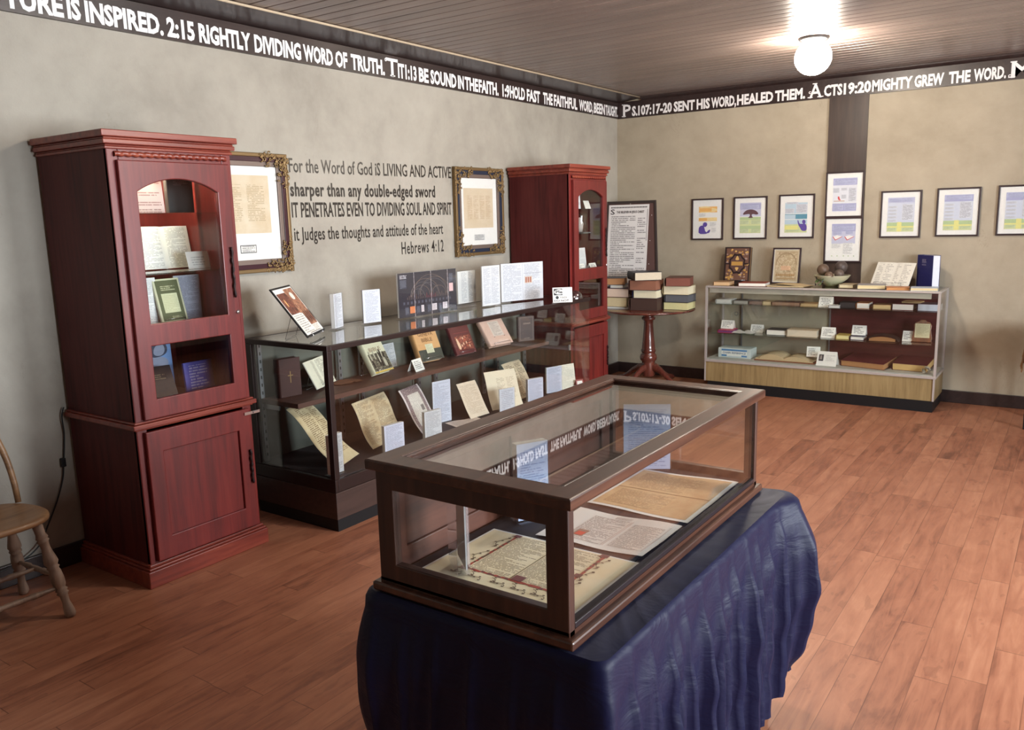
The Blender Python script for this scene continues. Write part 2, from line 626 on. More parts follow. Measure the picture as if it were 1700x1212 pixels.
# dark lettered boards round the top of the walls, soffit and beads
BAND_L = MB(); BAND_L.box(0, 0.02, ROOM_Y, 0, 2.54, 2.688)
band_l = struct(BAND_L.build('trim_1', DARKTRIM))
BAND_B = MB(); BAND_B.box(0.02, ROOM_X, -0.02, 0, 2.536, 2.692)
band_b = struct(BAND_B.build('trim_2', DARKTRIM))
b = MB()
pr = [(0.0, 2.688), (0.265, 2.712), (0.27, CEIL - 0.002), (0.0, CEIL - 0.002)]
vs = [(x, yy, z) for yy in (ROOM_Y, 0.0) for x, z in pr]
b.add(vs, [(0, 1, 5, 4), (1, 2, 6, 5), (3, 2, 1, 0), (4, 5, 6, 7), (2, 3, 7, 6)])
soff = struct(b.build('trim_3', DARKTRIM))
b = MB()
b.tube([(0.272, ROOM_Y, 2.716), (0.272, -0.06, 2.716)], 0.0075, 6)
tag(b.build('bead', plain(190, 172, 148, 0.5), soff), 'cream bead along the edge of the soffit')
b = MB()
pr = [(0.0, 2.692), (-0.02, 2.692), (-0.052, 2.712), (-0.055, CEIL - 0.002), (0.0, CEIL - 0.002)]
vs = [(x, yy, z) for x in (0.27, ROOM_X) for yy, z in pr]
b.add(vs, [(0, 1, 6, 5), (1, 2, 7, 6), (2, 3, 8, 7), (4, 3, 2, 1, 0), (5, 6, 7, 8, 9)])
struct(b.build('trim_4', DARKTRIM))
b = MB(); b.box(2.03, 2.345, -0.018, 0, 0.104, 2.536)
struct(b.build('pillar', BEAM))


def cap_letter(mb, ch, M, w, h):
    """ornate initial: bold letter with slab serifs and a curl"""
    mb.text(ch, w, h, M, bold=0.015)
    M2 = M @ Matrix.Translation((0, 0, 0.0019))

    def bar(x0, x1, y0, y1):
        mb.add([M2 @ Vector(p) for p in ((x0, y0, 0), (x1, y0, 0), (x1, y1, 0), (x0, y1, 0))], [(0, 1, 2, 3)])
    t = h * 0.07
    if ch == 'T':
        bar(w * 0.30, w * 0.72, 0, t)
        bar(w * 0.43, w * 0.60, 0, h * 0.95)
        c = (-w * 0.02, h * 0.84)
    elif ch == 'P':
        bar(-w * 0.14, w * 0.36, 0, t)
        bar(-w * 0.14, w * 0.24, h - t, h)
        bar(w * 0.02, w * 0.2, 0, h)
        c = (w * 0.52, h * 0.52)
    elif ch == 'A':
        bar(-w * 0.12, w * 0.28, 0, t)
        bar(w * 0.66, w * 1.14, 0, t)
        bar(w * 0.25, w * 0.62, h - t, h)
        c = (w * 0.06, h * 0.38)
    else:
        bar(-w * 0.12, w * 0.22, 0, t)
        bar(w * 0.74, w * 1.12, 0, t)
        bar(-w * 0.06, w * 0.25, h - t, h)
        bar(w * 0.76, w * 1.06, h - t, h)
        c = (-w * 0.05, h * 0.12)
    n = 10
    r0, r1 = h * 0.09, h * 0.045
    vs = []
    for i in range(n + 1):
        a = pi * 0.2 + 1.6 * pi * i / n
        vs += [M2 @ Vector((c[0] + r0 * cos(a), c[1] + r0 * sin(a), 0)), M2 @ Vector((c[0] + r1 * cos(a), c[1] + r1 * sin(a), 0))]
    mb.add(vs, [(2 * i, 2 * i + 2, 2 * i + 3, 2 * i + 1) for i in range(n)])


LEFT_WORDS = [('TURE', -5.700, -5.442), ('IS', -5.425, -5.362), ('INSPIRED.', -5.341, -4.942), ('2:15', -4.922, -4.762), ('RIGHTLY', -4.737, -4.407),
              ('DIVIDING', -4.382, -4.047), ('WORD', -4.029, -3.793), ('OF', -3.773, -3.671), ('TRUTH.', -3.64, -3.333),
              ('IT1:13', -3.205, -3.015), ('BE', -2.992, -2.888), ('SOUND', -2.867, -2.573), ('IN', -2.556, -2.485), ('THE', -2.473, -2.309),
              ('FAITH.', -2.301, -2.042), ('1:9', -1.99, -1.89), ('HOLD', -1.884, -1.668), ('FAST', -1.641, -1.439), ('THE', -1.392, -1.238),
              ('FAITHFUL', -1.218, -0.816), ('WORD,', -0.783, -0.525), ('BEEN', -0.51, -0.292), ('TAUGHT.', -0.28, -0.03)]
for wd, a, c in LEFT_WORDS:
    t = MB()
    t.text(wd, c - a, 0.090, on_left(a, 2.558, 0.0205), bold=0.042)
    tag(t.build('lettering', LETTER_W, band_l), 'white painted capitals')
t = MB(); cap_letter(t, 'T', on_left(-3.318, 2.556, 0.0205), 0.115, 0.118)
tag(t.build('lettering', LETTER_W, band_l), 'ornate white initial')
BACK_WORDS = [('S.', 0.172, 0.232), ('107:17-20', 0.239, 0.591), ('SENT', 0.609, 0.82), ('HIS', 0.838, 0.967), ('WORD,', 0.979, 1.215), ('HEALED', 1.223, 1.55),
              ('THEM.', 1.566, 1.826), ('CTS', 1.982, 2.132), ('19:20', 2.142, 2.358), ('MIGHTY', 2.366, 2.671), ('GREW', 2.684, 2.897), ('THE', 2.93, 3.081),
              ('WORD.', 3.102, 3.32)]
for wd, a, c in BACK_WORDS:
    t = MB()
    t.text(wd, c - a, 0.086, on_back(a, 2.556, -0.0205), bold=0.042)
    tag(t.build('lettering', LETTER_W, band_b), 'white painted capitals')
for ch, a, w_ in (('P', 0.075, 0.085), ('A', 1.860, 0.105), ('M', 3.352, 0.14)):
    t = MB(); cap_letter(t, ch, on_back(a, 2.551, -0.0205), w_, 0.118)
    tag(t.build('lettering', LETTER_W, band_b), 'ornate white initial')

# verse lettered on the left wall
vl = thing('wall_lettering', 'black cut-out verse lettered on the plaster between the two gilt frames', 'lettering', (0, -3.42, 1.37))
QUOTE = [('For the Word of God iS LIVING AND ACTIVE', -4.183, -2.652, 1.905, 0.085, 0.010, 1.0), ('sharper than any double-edged sword', -4.185, -2.845, 1.766, 0.082, 0.028, 1.08),
         ('IT PENETRATES EVEN TO DIVIDING SOUL AND SPIRIT', -4.184, -2.662, 1.640, 0.090, 0.018, 1.0), ('it Judges the thoughts and attitude of the heart', -4.178, -2.772, 1.500, 0.082, 0.011, 1.05),
         ('Hebrews 4:12', -3.232, -2.772, 1.372, 0.088, 0.010, 1.15)]
for body, a, c, z, h, bd, sp in QUOTE:
    t = MB()
    t.text(body, c - a, h, on_left(a + 3.42, z - 1.37, 0.001), bold=bd, space=sp)
    t.build('lettering', LETTER_K, vl)

# hanging globe lamps
GLOBE = Nodes('lit_opal_glass').finish(S(255, 246, 230), 0.3, emit=(1.0, 0.90, 0.76, 1), emit_s=88.0)
for x, y, lab in ((2.34, -1.69, 'lit opal globe lamp on the board ceiling toward the back wall'), (2.6, -4.3, 'lit opal globe lamp on the board ceiling over the middle of the room')):
    t = thing('ceiling_lamp', lab, 'lamp', (x, y, CEIL), 0, 'globe lamps on the ceiling')
    b = MB(); b.lathe([(0.095, -0.001), (0.1, -0.008), (0.09, -0.02), (0.062, -0.03), (0.06, -0.045)], 28)
    b.build('lamp_canopy', BLACK, t)
    b = MB()
    b.lathe([(0.062, -0.046), (0.09, -0.06)] + [(0.118 * sin(a), -0.128 + 0.112 * cos(a)) for a in [pi * k / 14 for k in range(4, 14)]] + [(0.004, -0.24)], 28)
    b.build('lamp_globe', GLOBE, t)
# ------------------------------------------------------------------ tall cherry display cabinets
def arch_loop(y0, y1, z0, zs, zt, n=14):
    """opening with a segmental arch on top"""
    pts = [(y0, z0), (y0, zs)]
    cx, hw, rise = (y0 + y1) / 2, (y1 - y0) / 2, zt - zs
    R_ = (hw * hw + rise * rise) / (2 * rise)
    a0 = math.asin(hw / R_)
    for i in range(1, n):
        a = -a0 + 2 * a0 * i / n
        pts.append((cx + R_ * sin(a), zt - R_ + R_ * cos(a)))
    pts += [(y1, zs), (y1, z0)]
    return pts


def rect_loop(y0, y1, z0, z1):
    return [(y0, z0), (y0, z1), (y1, z1), (y1, z0)]


YZ = lambda x: Mx((x, 0, 0), (0, 1, 0), (0, 0, 1), (1, 0, 0))


def carved_handle(mb, x, y, z0, z1):
    n = 26
    mb.tube([(x + 0.010 + 0.0015 * sin(i * 1.9), y + 0.0018 * sin(i * 0.9), z0 + (z1 - z0) * i / n) for i in range(n + 1)],
            [0.0035 + 0.0035 * abs(sin(i * 0.75)) for i in range(n + 1)], 7)
    for k in (0.06, 0.5, 0.94):
        z = z0 + (z1 - z0) * k
        mb.tube([(x - 0.001, y, z), (x + 0.012, y, z)], 0.004, 6)


def display_cabinet(label, x0, y0, lit):
    """front faces +x; local origin at the back corner on the floor"""
    t = thing('display_cabinet', label, 'cabinet', (x0, y0, 0), 0, 'tall cherry display cabinets')
    W, D = 0.605, 0.566
    F = D
    # carcass
    b = MB()
    b.box(0, D - 0.002, 0, 0.018, 0.0, 1.93)
    b.box(0, D - 0.002, W - 0.018, W, 0.0, 1.93)
    b.build('side_panel', CHERRY_SHADED, t, 0.003)
    b = MB()
    b.box(0.01, D - 0.024, 0.0181, 0.021, 0.1, 1.899); b.box(0.01, D - 0.024, W - 0.021, W - 0.0181, 0.1, 1.899)
    b.build('lit_inner_face', CHERRY, t)  # added thin faces in unshaded cherry so the interior reads as lit
    b = MB(); b.box(0, 0.01, 0.018, W - 0.018, 0.02, 1.93)
    b.build('back_panel', CHERRY, t)
    b = MB()
    for z in (0.09, 0.722, 1.125, 1.90):
        b.box(0.01, D - 0.03, 0.018, W - 0.018, z, z + 0.018)
    b.box(D - 0.022, D, 0.0, 0.05, 0.1, 1.93)
    b.box(D - 0.022, D, W - 0.05, W, 0.1, 1.93)
    b.box(D - 0.022, D, 0.05, W - 0.05, 1.875, 1.93)
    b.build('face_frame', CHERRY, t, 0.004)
    # stepped crown
    b = MB()
    for o_, za, zb in ((0.009, 1.926, 1.938), (0.005, 1.938, 1.946), (0.018, 1.946, 1.966), (0.013, 1.966, 1.975), (0.027, 1.975, 2.003)):
        b.box(0, D + o_, -o_, W + o_, za, zb)
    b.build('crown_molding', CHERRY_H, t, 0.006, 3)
    # twisted rope under the crown
    b = MB()
    n, rr = 220, 0.0125
    vs, fs = [], []
    for i in range(n + 1):
        y = 0.03 + (W - 0.06) * i / n
        tw = 2 * pi * (W - 0.06) * i / n / 0.062
        for k in range(12):
            a = 2 * pi * k / 12
            r = rr * (0.62 + 0.38 * abs(sin(pi * y / 0.034 + a * 0.5)))
            vs.append((F + 0.005 + r * cos(a), y, 1.907 + r * sin(a)))
    for i in range(n):
        for k in range(12):
            l = (k + 1) % 12
            fs.append((i * 12 + k, (i + 1) * 12 + k, (i + 1) * 12 + l, i * 12 + l))
    b.add(vs, fs, 0, True)
    b.build('rope_molding', CHERRY_H, t)
    # waist and plinth
    b = MB()
    for o_, za, zb in ((0.008, 0.722, 0.730), (0.022, 0.730, 0.752), (0.012, 0.752, 0.762)):
        b.box(0, D + o_, -o_, W + o_, za, zb)
    b.build('waist_molding', CHERRY_H, t, 0.005, 2)
    b = MB()
    b.box(0, D + 0.024, -0.026, W + 0.026, 0, 0.078)
    b.box(0, D + 0.018, -0.018, W + 0.018, 0.078, 0.090)
    b.box(0, D + 0.010, -0.010, W + 0.010, 0.090, 0.104)
    b.build('plinth', CHERRY_H, t, 0.004, 2)
    # upper door with arched and square lights
    d = MB()
    d.plate([rect_loop(0.034, W - 0.030, 0.766, 1.882), arch_loop(0.108, W - 0.100, 1.185, 1.752, 1.808), rect_loop(0.100, W - 0.100, 0.852, 1.088)],
            0.022, YZ(F + 0.0115), 0, 0.004)
    door = d.build('door', CHERRY, t)
    g = MB()
    g.plate([arch_loop(0.106, W - 0.098, 1.183, 1.753, 1.810)], 0.004, YZ(F + 0.006))
    g.plate([rect_loop(0.098, W - 0.098, 0.85, 1.09)], 0.004, YZ(F + 0.006))
    g.build('door_glass', GLASS, door)
    h = MB(); carved_handle(h, F + 0.022, W - 0.058, 1.262, 1.500)
    tag(h.build('door_handle', IRON, door), 'dark carved iron handle')
    k = MB(); k.tube([(F + 0.022, W - 0.047, 1.192), (F + 0.030, W - 0.047, 1.192)], 0.009, 16)
    tag(k.build('lock', CHROME, door), 'round chrome lock')
    # lower door
    d = MB()
    d.plate([rect_loop(0.030, W - 0.026, 0.112, 0.712), rect_loop(0.106, W - 0.095, 0.216, 0.612)], 0.022, YZ(F + 0.0115), 0, 0.004)
    d.box(F + 0.002, F + 0.010, 0.1, W - 0.09, 0.21, 0.618)
    low = d.build('door', CHERRY, t)
    h = MB(); carved_handle(h, F + 0.022, W - 0.045, 0.335, 0.508)
    tag(h.build('door_handle', IRON, low), 'dark carved iron handle')
    if lit:
        h = MB()
        h.box(F + 0.0225, F + 0.028, W - 0.06, W + 0.03, 0.682, 0.696)
        h.box(F + 0.028, F + 0.033, W - 0.01, W + 0.018, 0.684, 0.694)
        tag(h.build('hasp', CHROME, low), 'small chrome hasp')
    # glass shelves
    for z in (1.658, 1.392) if lit else (1.655, 1.455):
        s = MB(); s.box(0.012, D - 0.05, 0.02, W - 0.02, z, z + 0.006)
        s.build('glass_shelf', GLASS_GREEN, t)
    if lit:
        s = MB(); s.lathe([(0.026, 0.0), (0.03, -0.006), (0.03, -0.014), (0.02, -0.017)], 20, 0, (0.30, 0.3, 1.899))
        tag(s.build('puck_light', Nodes('puck_lens').finish(S(255, 236, 200), 0.4, emit=(1, 0.82, 0.55, 1), emit_s=12), t), 'lit round puck light')
        l = bpy.data.lights.new('puck_bulb', 'POINT')
        l.energy = 13
        l.color = (1.0, 0.80, 0.56)
        l.shadow_soft_size = 0.03
        o = bpy.data.objects.new('puck_bulb', l)
        COL.objects.link(o)
        o.parent = t
        o.location = (0.30, 0.3, 1.872)
    return t


display_cabinet('tall red cherry display cabinet nearest the worn chair, lit inside', 0.022, -5.638, True)
display_cabinet('tall red cherry display cabinet in the far corner beside the round book table', 0.022, -1.93, False)

# cord with its inline switch on the wall left of the near cabinet
b = MB()
cp = [(0.024, -5.66, 0.775), (0.02, -5.672, 0.73), (0.012, -5.668, 0.64), (0.012, -5.687, 0.50), (0.012, -5.70, 0.43), (0.012, -5.736, 0.337), (0.012, -5.79, 0.235), (0.026, -5.85, 0.15), (0.03, -5.943, 0.105), (0.035, -6.1, 0.08), (0.04, -6.3, 0.02)]
pts = []
for i in range(len(cp) - 1):
    p0, p1, p2, p3 = (Vector(cp[max(0, min(len(cp) - 1, i + k))]) for k in (-1, 0, 1, 2))
    for s in range(6):
        u = s / 6
        pts.append(0.5 * ((2 * p1) + (p2 - p0) * u + (2 * p0 - 5 * p1 + 4 * p2 - p3) * u * u + (3 * p1 - p0 - 3 * p2 + p3) * u ** 3))
b.tube(pts, 0.0035, 7)
cord = tag(b.build('power_cord', BLACK), 'black lamp cord hanging down the wall beside the near cherry cabinet', 'cord')
b = MB(); b.box(0.003, 0.021, -5.70, -5.677, 0.488, 0.532)
b.build('inline_switch', BLACK, cord, 0.004)


# ------------------------------------------------------------------ long dark counter along the left wall
CX0, CX1, CY0, CY1, CZ = 0.175, 0.830, -4.732, -2.035, 0.990
t = thing('display_counter', 'long dark bronze glass counter along the left wall under the lettered verse', 'display case', (CX0, CY0, 0))
W, L = CX1 - CX0, CY1 - CY0
b = MB(); b.box(0.012, W - 0.006, 0.006, L - 0.006, 0, 0.066); b.build('kick_plinth', KICK, t)
b = MB(); b.box(0, W, 0, L, 0.066, 0.212); b.build('base_panel', BROWNPANEL, t, 0.003)
b = MB()
b.box(0, W, 0, 0.022, 0.214, 0.282); b.box(0, W, L - 0.022, L, 0.214, 0.282)
b.box(W - 0.022, W, 0.022, L - 0.022, 0.214, 0.282); b.box(0, 0.022, 0.022, L - 0.022, 0.214, 0.282)
b.build('bottom_rail', BRONZE, t, 0.003)
b = MB()
b.box(0, W, 0, 0.026, CZ - 0.03, CZ - 0.002); b.box(0, W, L - 0.026, L, CZ - 0.03, CZ - 0.002)
b.box(W - 0.026, W, 0.026, L - 0.026, CZ - 0.03, CZ - 0.002); b.box(0, 0.026, 0.026, L - 0.026, CZ - 0.03, CZ - 0.002)
b.build('top_rail', BRONZE, t, 0.003)
b = MB(); b.box(W - 0.034, W, 0, 0.034, 0.282, CZ - 0.03); b.build('corner_post', BRONZE, t, 0.003)
b = MB(); b.box(0, 0.05, 0, 0.03, 0.282, CZ - 0.03); b.build('corner_post', BRONZE, t, 0.003)
b = MB(); b.box(0, 0.03, L - 0.03, L, 0.282, CZ - 0.03); b.build('corner_post', BRONZE, t, 0.003)
b = MB(); b.box(0.022, W - 0.022, 0.022, L - 0.022, 0.27, 0.286); b.build('deck', plain(34, 32, 38, 0.7), t)
b = MB(); b.box(0.026, W - 0.026, 0.026, L - 0.026, CZ - 0.01, CZ - 0.003); b.build('top_glass', GLASS_TOP, t)
b = MB(); b.box(W - 0.014, W - 0.008, 0.034, L - 0.008, 0.284, CZ - 0.031); b.build('front_glass', GLASS, t)
b = MB(); b.box(0.05, W - 0.034, 0.010, 0.016, 0.284, CZ - 0.031); b.build('end_glass', GLASS, t)
b = MB(); b.box(0.03, W - 0.016, L - 0.016, L - 0.010, 0.284, CZ - 0.031); b.build('end_glass', GLASS, t)
b = MB()
for k in range(2):
    b.box(0.012 + 0.008 * k, 0.018 + 0.008 * k, 0.03 + k * (L / 2 - 0.05), L / 2 + 0.03 + k * (L / 2 - 0.06), 0.286, CZ - 0.031)
b.build('sliding_back', BACKGLASS, t)
for yy in (0.032, 0.62, 0.80, 1.34, 1.52, 2.08, 2.26, L - 0.06):
    b = MB(); b.box(0.052, 0.068, yy, yy + 0.026, 0.288, CZ - 0.034)
    for k in range(15):
        b.box(0.0675, 0.0685, yy + 0.009, yy + 0.017, 0.32 + k * 0.044, 0.338 + k * 0.044, 1)
    b.build('shelf_standard', [STEEL, BLACK], t)
b = MB(); b.box(0.07, 0.372, 0.030, L - 0.16, 0.625, 0.653); b.build('shelf', SHELFWOOD, t, 0.003)
for yy in (0.045, 0.63, 1.35, 2.09):
    b = MB(); b.box(0.068, 0.20, yy, yy + 0.008, 0.594, 0.6245)
    b.build('shelf_bracket', STEEL, t)
b = MB(); b.box(W - 0.014, W - 0.004, L - 0.32, L - 0.30, 0.62, 0.66); b.build('lock', CHROME, t)
# ------------------------------------------------------------------ builders for the things on show
def lean_rot(rz, lean):
    return (radians(-lean), 0, radians(rz))


def put(name, label, cat, x, y, z, rz=0, lean=0, group=None):
    return thing(name, label, cat, (x, y, z), lean_rot(rz, lean), group)


def book(name, label, x, y, z, rz, w, h, t, cover, pages=PAGES_W, flat=False, lean=0, art=None, group=None, edge=0.004, easel=None, size=0.12, tilt=0):
    """cover in the XZ plane facing -y, spine on the -x side; flat=True lays it on its back, face up"""
    if flat:
        o = thing(name, label, 'book', (x, y, z + t * cos(radians(tilt)) + h / 2 * sin(radians(tilt))), (radians(-90 + tilt), 0, radians(rz)), group)
        dz = -h / 2
    else:
        lf = lift_of(t, lean, easel)
        o = put(name, label, 'book', x, y, z + lf, rz, lean, group)
        if easel:
            wire_easel(easel, x, y, z, lf, rz, w, lean, t, size)
        dz = 0.0
    c = 0.0028
    b = MB()
    b.box(-w / 2, w / 2, 0, c, dz, dz + h)
    b.box(-w / 2, w / 2, t - c, t, dz, dz + h)
    n = 8
    vs = []
    for i in range(n + 1):
        a = pi * i / n
        vs += [(-w / 2 - sin(a) * t * 0.16, t / 2 - cos(a) * t / 2, zz) for zz in (dz, dz + h)]
    b.add(vs, [(2 * i, 2 * i + 1, 2 * i + 3, 2 * i + 2) for i in range(n)], 0, True)
    mats = [cover]
    if art:
        mats += art(b, w, h, dz, 1)
    cv = b.build('cover', mats, o, 0.001, 1)
    p = MB(); p.box(-w / 2 + 0.002, w / 2 - edge, c, t - c, dz + edge, dz + h - edge)
    p.build('pages', pages, o)
    return o


def holder(label, x, y, z, rz, w, h, t=0.018, paper=None, art=None, group=None, base=0.03, lean=0, name='acrylic_sign_holder', hang=0.0):
    """clear acrylic stand with a printed sheet inside"""
    o = put(name, label, 'sign holder', x, y, z + (t + base * 0.6) * sin(radians(lean)), rz, lean, group)
    b = MB()
    b.box(-w / 2, w / 2, 0, 0.002, 0.0, h)
    b.box(-w / 2, w / 2, t - 0.002, t, 0.0, h)
    b.box(-w / 2, w / 2, -base * 0.4, t + base * 0.6, 0.0, 0.003)
    b.build('clear_stand', ACRYLIC, o)
    s = MB()
    s.box(-w / 2 + 0.004, w / 2 - 0.004, 0.004, t - 0.004, 0.006 + hang, h - 0.003)
    s.rect(-w / 2 + 0.004, w / 2 - 0.004, 0.006 + hang, h - 0.003, 0.0036, 1)
    mats = [PAPER, paper]
    if art:
        mats += art(s, w, h, 0, 2)
    s.build('printed_sheet', mats, o)
    return o


def leaf(name, label, x, y, z, rz, w, h, lean, mat, curl=0.012, fold=0.0, group=None, cat='document', easel=True, back=None, roll=0.0):
    """a printed sheet propped up, gently curled"""
    o = put(name, label, cat, x, y, z + lift_of(curl * 0.9 + fold * 0.5, lean, False), rz, lean, group)

    def fn(u, v, off=0.0):
        d = curl * (sin(v * pi * 1.6 + 0.4) - 0.4) + curl * 0.35 * sin(u * 5 + v * 3)
        if fold:
            d -= fold * (abs(u - 0.5) * 2 - 1) * 0.5
        return ((u - 0.5) * w, d + off, v * h + roll * u)
    b = MB()
    b.grid(lambda u, v: fn(u, v), 12, 16)
    b.grid(lambda u, v: fn(u, v, 0.0012), 12, 16, 1)
    tag(b.build('sheet', [mat, back or PAPER], o))
    return o


def wire_easel(label, x, y, z0, lift, rz, w, lean, t=0.03, size=0.12, group='wire book easels'):
    """thin wire stand in the leaning frame of the thing it carries: hooks in front, uprights behind, rear legs"""
    o = thing('wire_easel', label, 'easel', (x, y, z0 + lift), lean_rot(rz, lean), group)
    b = MB()
    r = 0.0014
    l = radians(lean)

    def ground(Y):
        zw = -lift + 0.0022
        return (Y * cos(l) - zw * sin(l), Y * sin(l) + zw * cos(l))
    yb = t + 0.0035
    gy, gz = ground(yb * cos(l) + size * sin(l) + size * 0.22)
    for s in (-1, 1):
        xx = s * w * 0.36
        b.tube([(xx, -0.0075, 0.016), (xx, -0.0075, -0.0026), (xx, yb, -0.0026), (xx, yb, size)], r, 6)
        b.tube([(xx, yb, size * 0.94), (xx, gy, gz)], r, 6)
    b.tube([(-w * 0.36, -0.0075, 0.016), (w * 0.36, -0.0075, 0.016)], r, 6)
    b.tube([(-w * 0.36, yb, size), (w * 0.36, yb, size)], r, 6)
    b.tube([(-w * 0.36, gy, gz), (w * 0.36, gy, gz)], r, 6)
    b.build('wire_frame', CHROME, o)
    return o


def lift_of(t, lean, easel):
    return t * sin(radians(lean)) + (0.006 if easel else 0.0008)


def tent_card(label, x, y, z, rz, w, h, seed=1, group='small tent cards', paper=(238, 236, 230), rows=7):
    o = thing('tent_card', label, 'card', (x, y, z), (0, 0, radians(rz)), group)
    b = MB()
    d = h * 0.42
    b.quad((-w / 2, -d, 0.0006), (w / 2, -d, 0.0006), (w / 2, 0, h), (-w / 2, 0, h), 0)
    b.quad((w / 2, d, 0.0006), (-w / 2, d, 0.0006), (-w / 2, 0, h + 0.0006), (w / 2, 0, h + 0.0006), 1)
    b.quad((-w / 2, -d + 0.001, 0.0006), (w / 2, -d + 0.001, 0.0006), (w / 2, 0.0008, h), (-w / 2, 0.0008, h), 1)
    b.build('folded_card', [doc(paper, (70, 70, 74), rows, ((0.12, 0.86),), seed, 0.7, 0.12, 0.14, word=14.0), PAPER], o)
    return o


def framed(name, label, w, h, rail, depth, fmat, layers, pos, rot, group=None, cat='picture', corner=None, glass=True):
    """picture frame in the XZ plane facing -y, lower left at the origin; layers(mb) draws the picture"""
    o = thing(name, label, cat, pos, rot, group)
    b = MB()
    b.plate([[(0, 0), (w, 0), (w, h), (0, h)], [(rail, rail), (rail, h - rail), (w - rail, h - rail), (w - rail, rail)]], depth, face_at(0, 0, -depth / 2), 0, min(0.004, rail * 0.25))
    b.build('frame', fmat, o)
    s = MB()
    s.box(rail * 0.7, w - rail * 0.7, -depth * 0.45, -0.001, rail * 0.7, h - rail * 0.7)
    mats = [WHITE] + layers(s, -depth * 0.45)
    s.build('mounted_print', mats, o)
    if glass:
        g = MB(); g.box(rail * 0.8, w - rail * 0.8, -depth * 0.8, -depth * 0.8 + 0.002, rail * 0.8, h - rail * 0.8)
        g.build('frame_glass', PICGLASS, o)
    return o


# ------------------------------------------------------------------ gilt frames on the left wall
def corner_relief(mb, x, z, sx, sz, s, y):
    """a leafy gilt corner ornament: curls and beads"""
    rnd = random.Random(int(x * 1000 + z * 77))
    for k in range(150):
        a, c = rnd.random(), rnd.random()
        if a + c > 1.15:
            continue
        px, pz = x + sx * a * s, z + sz * c * s
        if a > 0.36 and c > 0.36:
            continue
        r = 0.007 + 0.007 * rnd.random()
        w0 = rnd.random() * 6
        mb.tube([(px + r * cos(w0 + i * 0.7) * (1 - i * 0.1), y - 0.002 - 0.001 * i, pz + r * sin(w0 + i * 0.7) * (1 - i * 0.1)) for i in range(7)], [0.0035, 0.0045, 0.004, 0.0035, 0.003, 0.0025, 0.001], 6)


def gilt_frame(label, y0, z0, w, h, rail, inner, layers):
    # the frame hangs on the left wall: its local -y faces +x
    o = thing('gilt_frame', label, 'picture', (0.002, y0, z0), (0, 0, radians(90)), 'gilt document frames on the left wall')
    D = 0.032
    b = MB()
    R2 = rail * 0.62
    b.plate([[(0, 0), (w, 0), (w, h), (0, h)], [(rail * 0.3, rail * 0.3), (rail * 0.3, h - rail * 0.3), (w - rail * 0.3, h - rail * 0.3), (w - rail * 0.3, rail * 0.3)]], D, face_at(0, 0, -D / 2), 0, 0.005)
    b.plate([[(R2, R2), (w - R2, R2), (w - R2, h - R2), (R2, h - R2)], [(rail, rail), (rail, h - rail), (w - rail, h - rail), (w - rail, rail)]], 0.022, face_at(0, 0, -0.011), 2, 0.003)
    k = rail * 0.28
    b.plate([[(k, k), (w - k, k), (w - k, h - k), (k, h - k)], [(R2 + 0.002, R2 + 0.002), (R2 + 0.002, h - R2 - 0.002), (w - R2 - 0.002, h - R2 - 0.002), (w - R2 - 0.002, R2 + 0.002)]], 0.027, face_at(0, 0, -0.0135), 1, 0.002)
    b.build('frame', [GOLD_DULL, inner, plain(120, 104, 96, 0.5, 0.4)], o)
    for cx, cz, sx, sz in ((0, 0, 1, 1), (w, 0, -1, 1), (0, h, 1, -1), (w, h, -1, -1)):
        b = MB()
        corner_relief(b, cx, cz, sx, sz, rail * 2.7, -D + 0.004)
        tag(b.build('corner_ornament', GOLD, o), 'gilt leaf relief on a frame corner')
    s = MB()
    s.box(rail * 0.8, w - rail * 0.8, -0.012, -0.002, rail * 0.8, h - rail * 0.8)
    mats = [WHITE] + layers(s, -0.012, w, h, rail)
    s.build('mounted_print', mats, o)
    g = MB(); g.box(rail * 0.9, w - rail * 0.9, -0.0165, -0.015, rail * 0.9, h - rail * 0.9)
    g.build('frame_glass', PICGLASS, o)
    return o


def parchment_two(s, y, w, h, r):
    s.rect(r + 0.06, w - r - 0.06, r + 0.15, h - r - 0.05, y - 0.0006, 1)
    s.rect(w * 0.5 - 0.05, w * 0.5 + 0.06, r + 0.04, r + 0.085, y - 0.0006, 2)
    s.rect(w * 0.5 - 0.046, w * 0.5 + 0.056, r + 0.044, r + 0.081, y - 0.001, 3)
    return [doc((228, 214, 190), (168, 146, 112), 34, ((0.12, 0.46), (0.56, 0.9)), 3, 0.6, 0.16, 0.2, (212, 188, 152), 0.9), BLACK,
            doc((236, 234, 230), (60, 60, 60), 4, ((0.08, 0.92),), 4, 0.7)]


def parchment_four(s, y, w, h, r):
    s.rect(r + 0.035, w - r - 0.05, r + 0.13, h - r - 0.075, y - 0.0006, 1)
    s.rect(w * 0.5 - 0.075, w * 0.5 + 0.06, r + 0.035, r + 0.08, y - 0.0006, 2)
    return [doc((220, 204, 180), (178, 146, 118), 44, ((0.12, 0.28), (0.33, 0.49), (0.54, 0.70), (0.75, 0.91)), 5, 0.55, 0.18, 0.22, (208, 188, 158), 0.9),
            doc((205, 205, 205), (60, 60, 60), 5, ((0.08, 0.92),), 4, 0.6)]


gilt_frame('gilt frame with dark plum inner rail, two-column parchment, partly behind the near cabinet', -4.845, 1.328, 0.625, 0.675, 0.075, plain(58, 26, 34, 0.35), parchment_two)
gilt_frame('gilt frame with dark blue inner rail and a four-column parchment', -2.645, 1.322, 0.62, 0.668, 0.08, plain(40, 46, 62, 0.3), parchment_four)


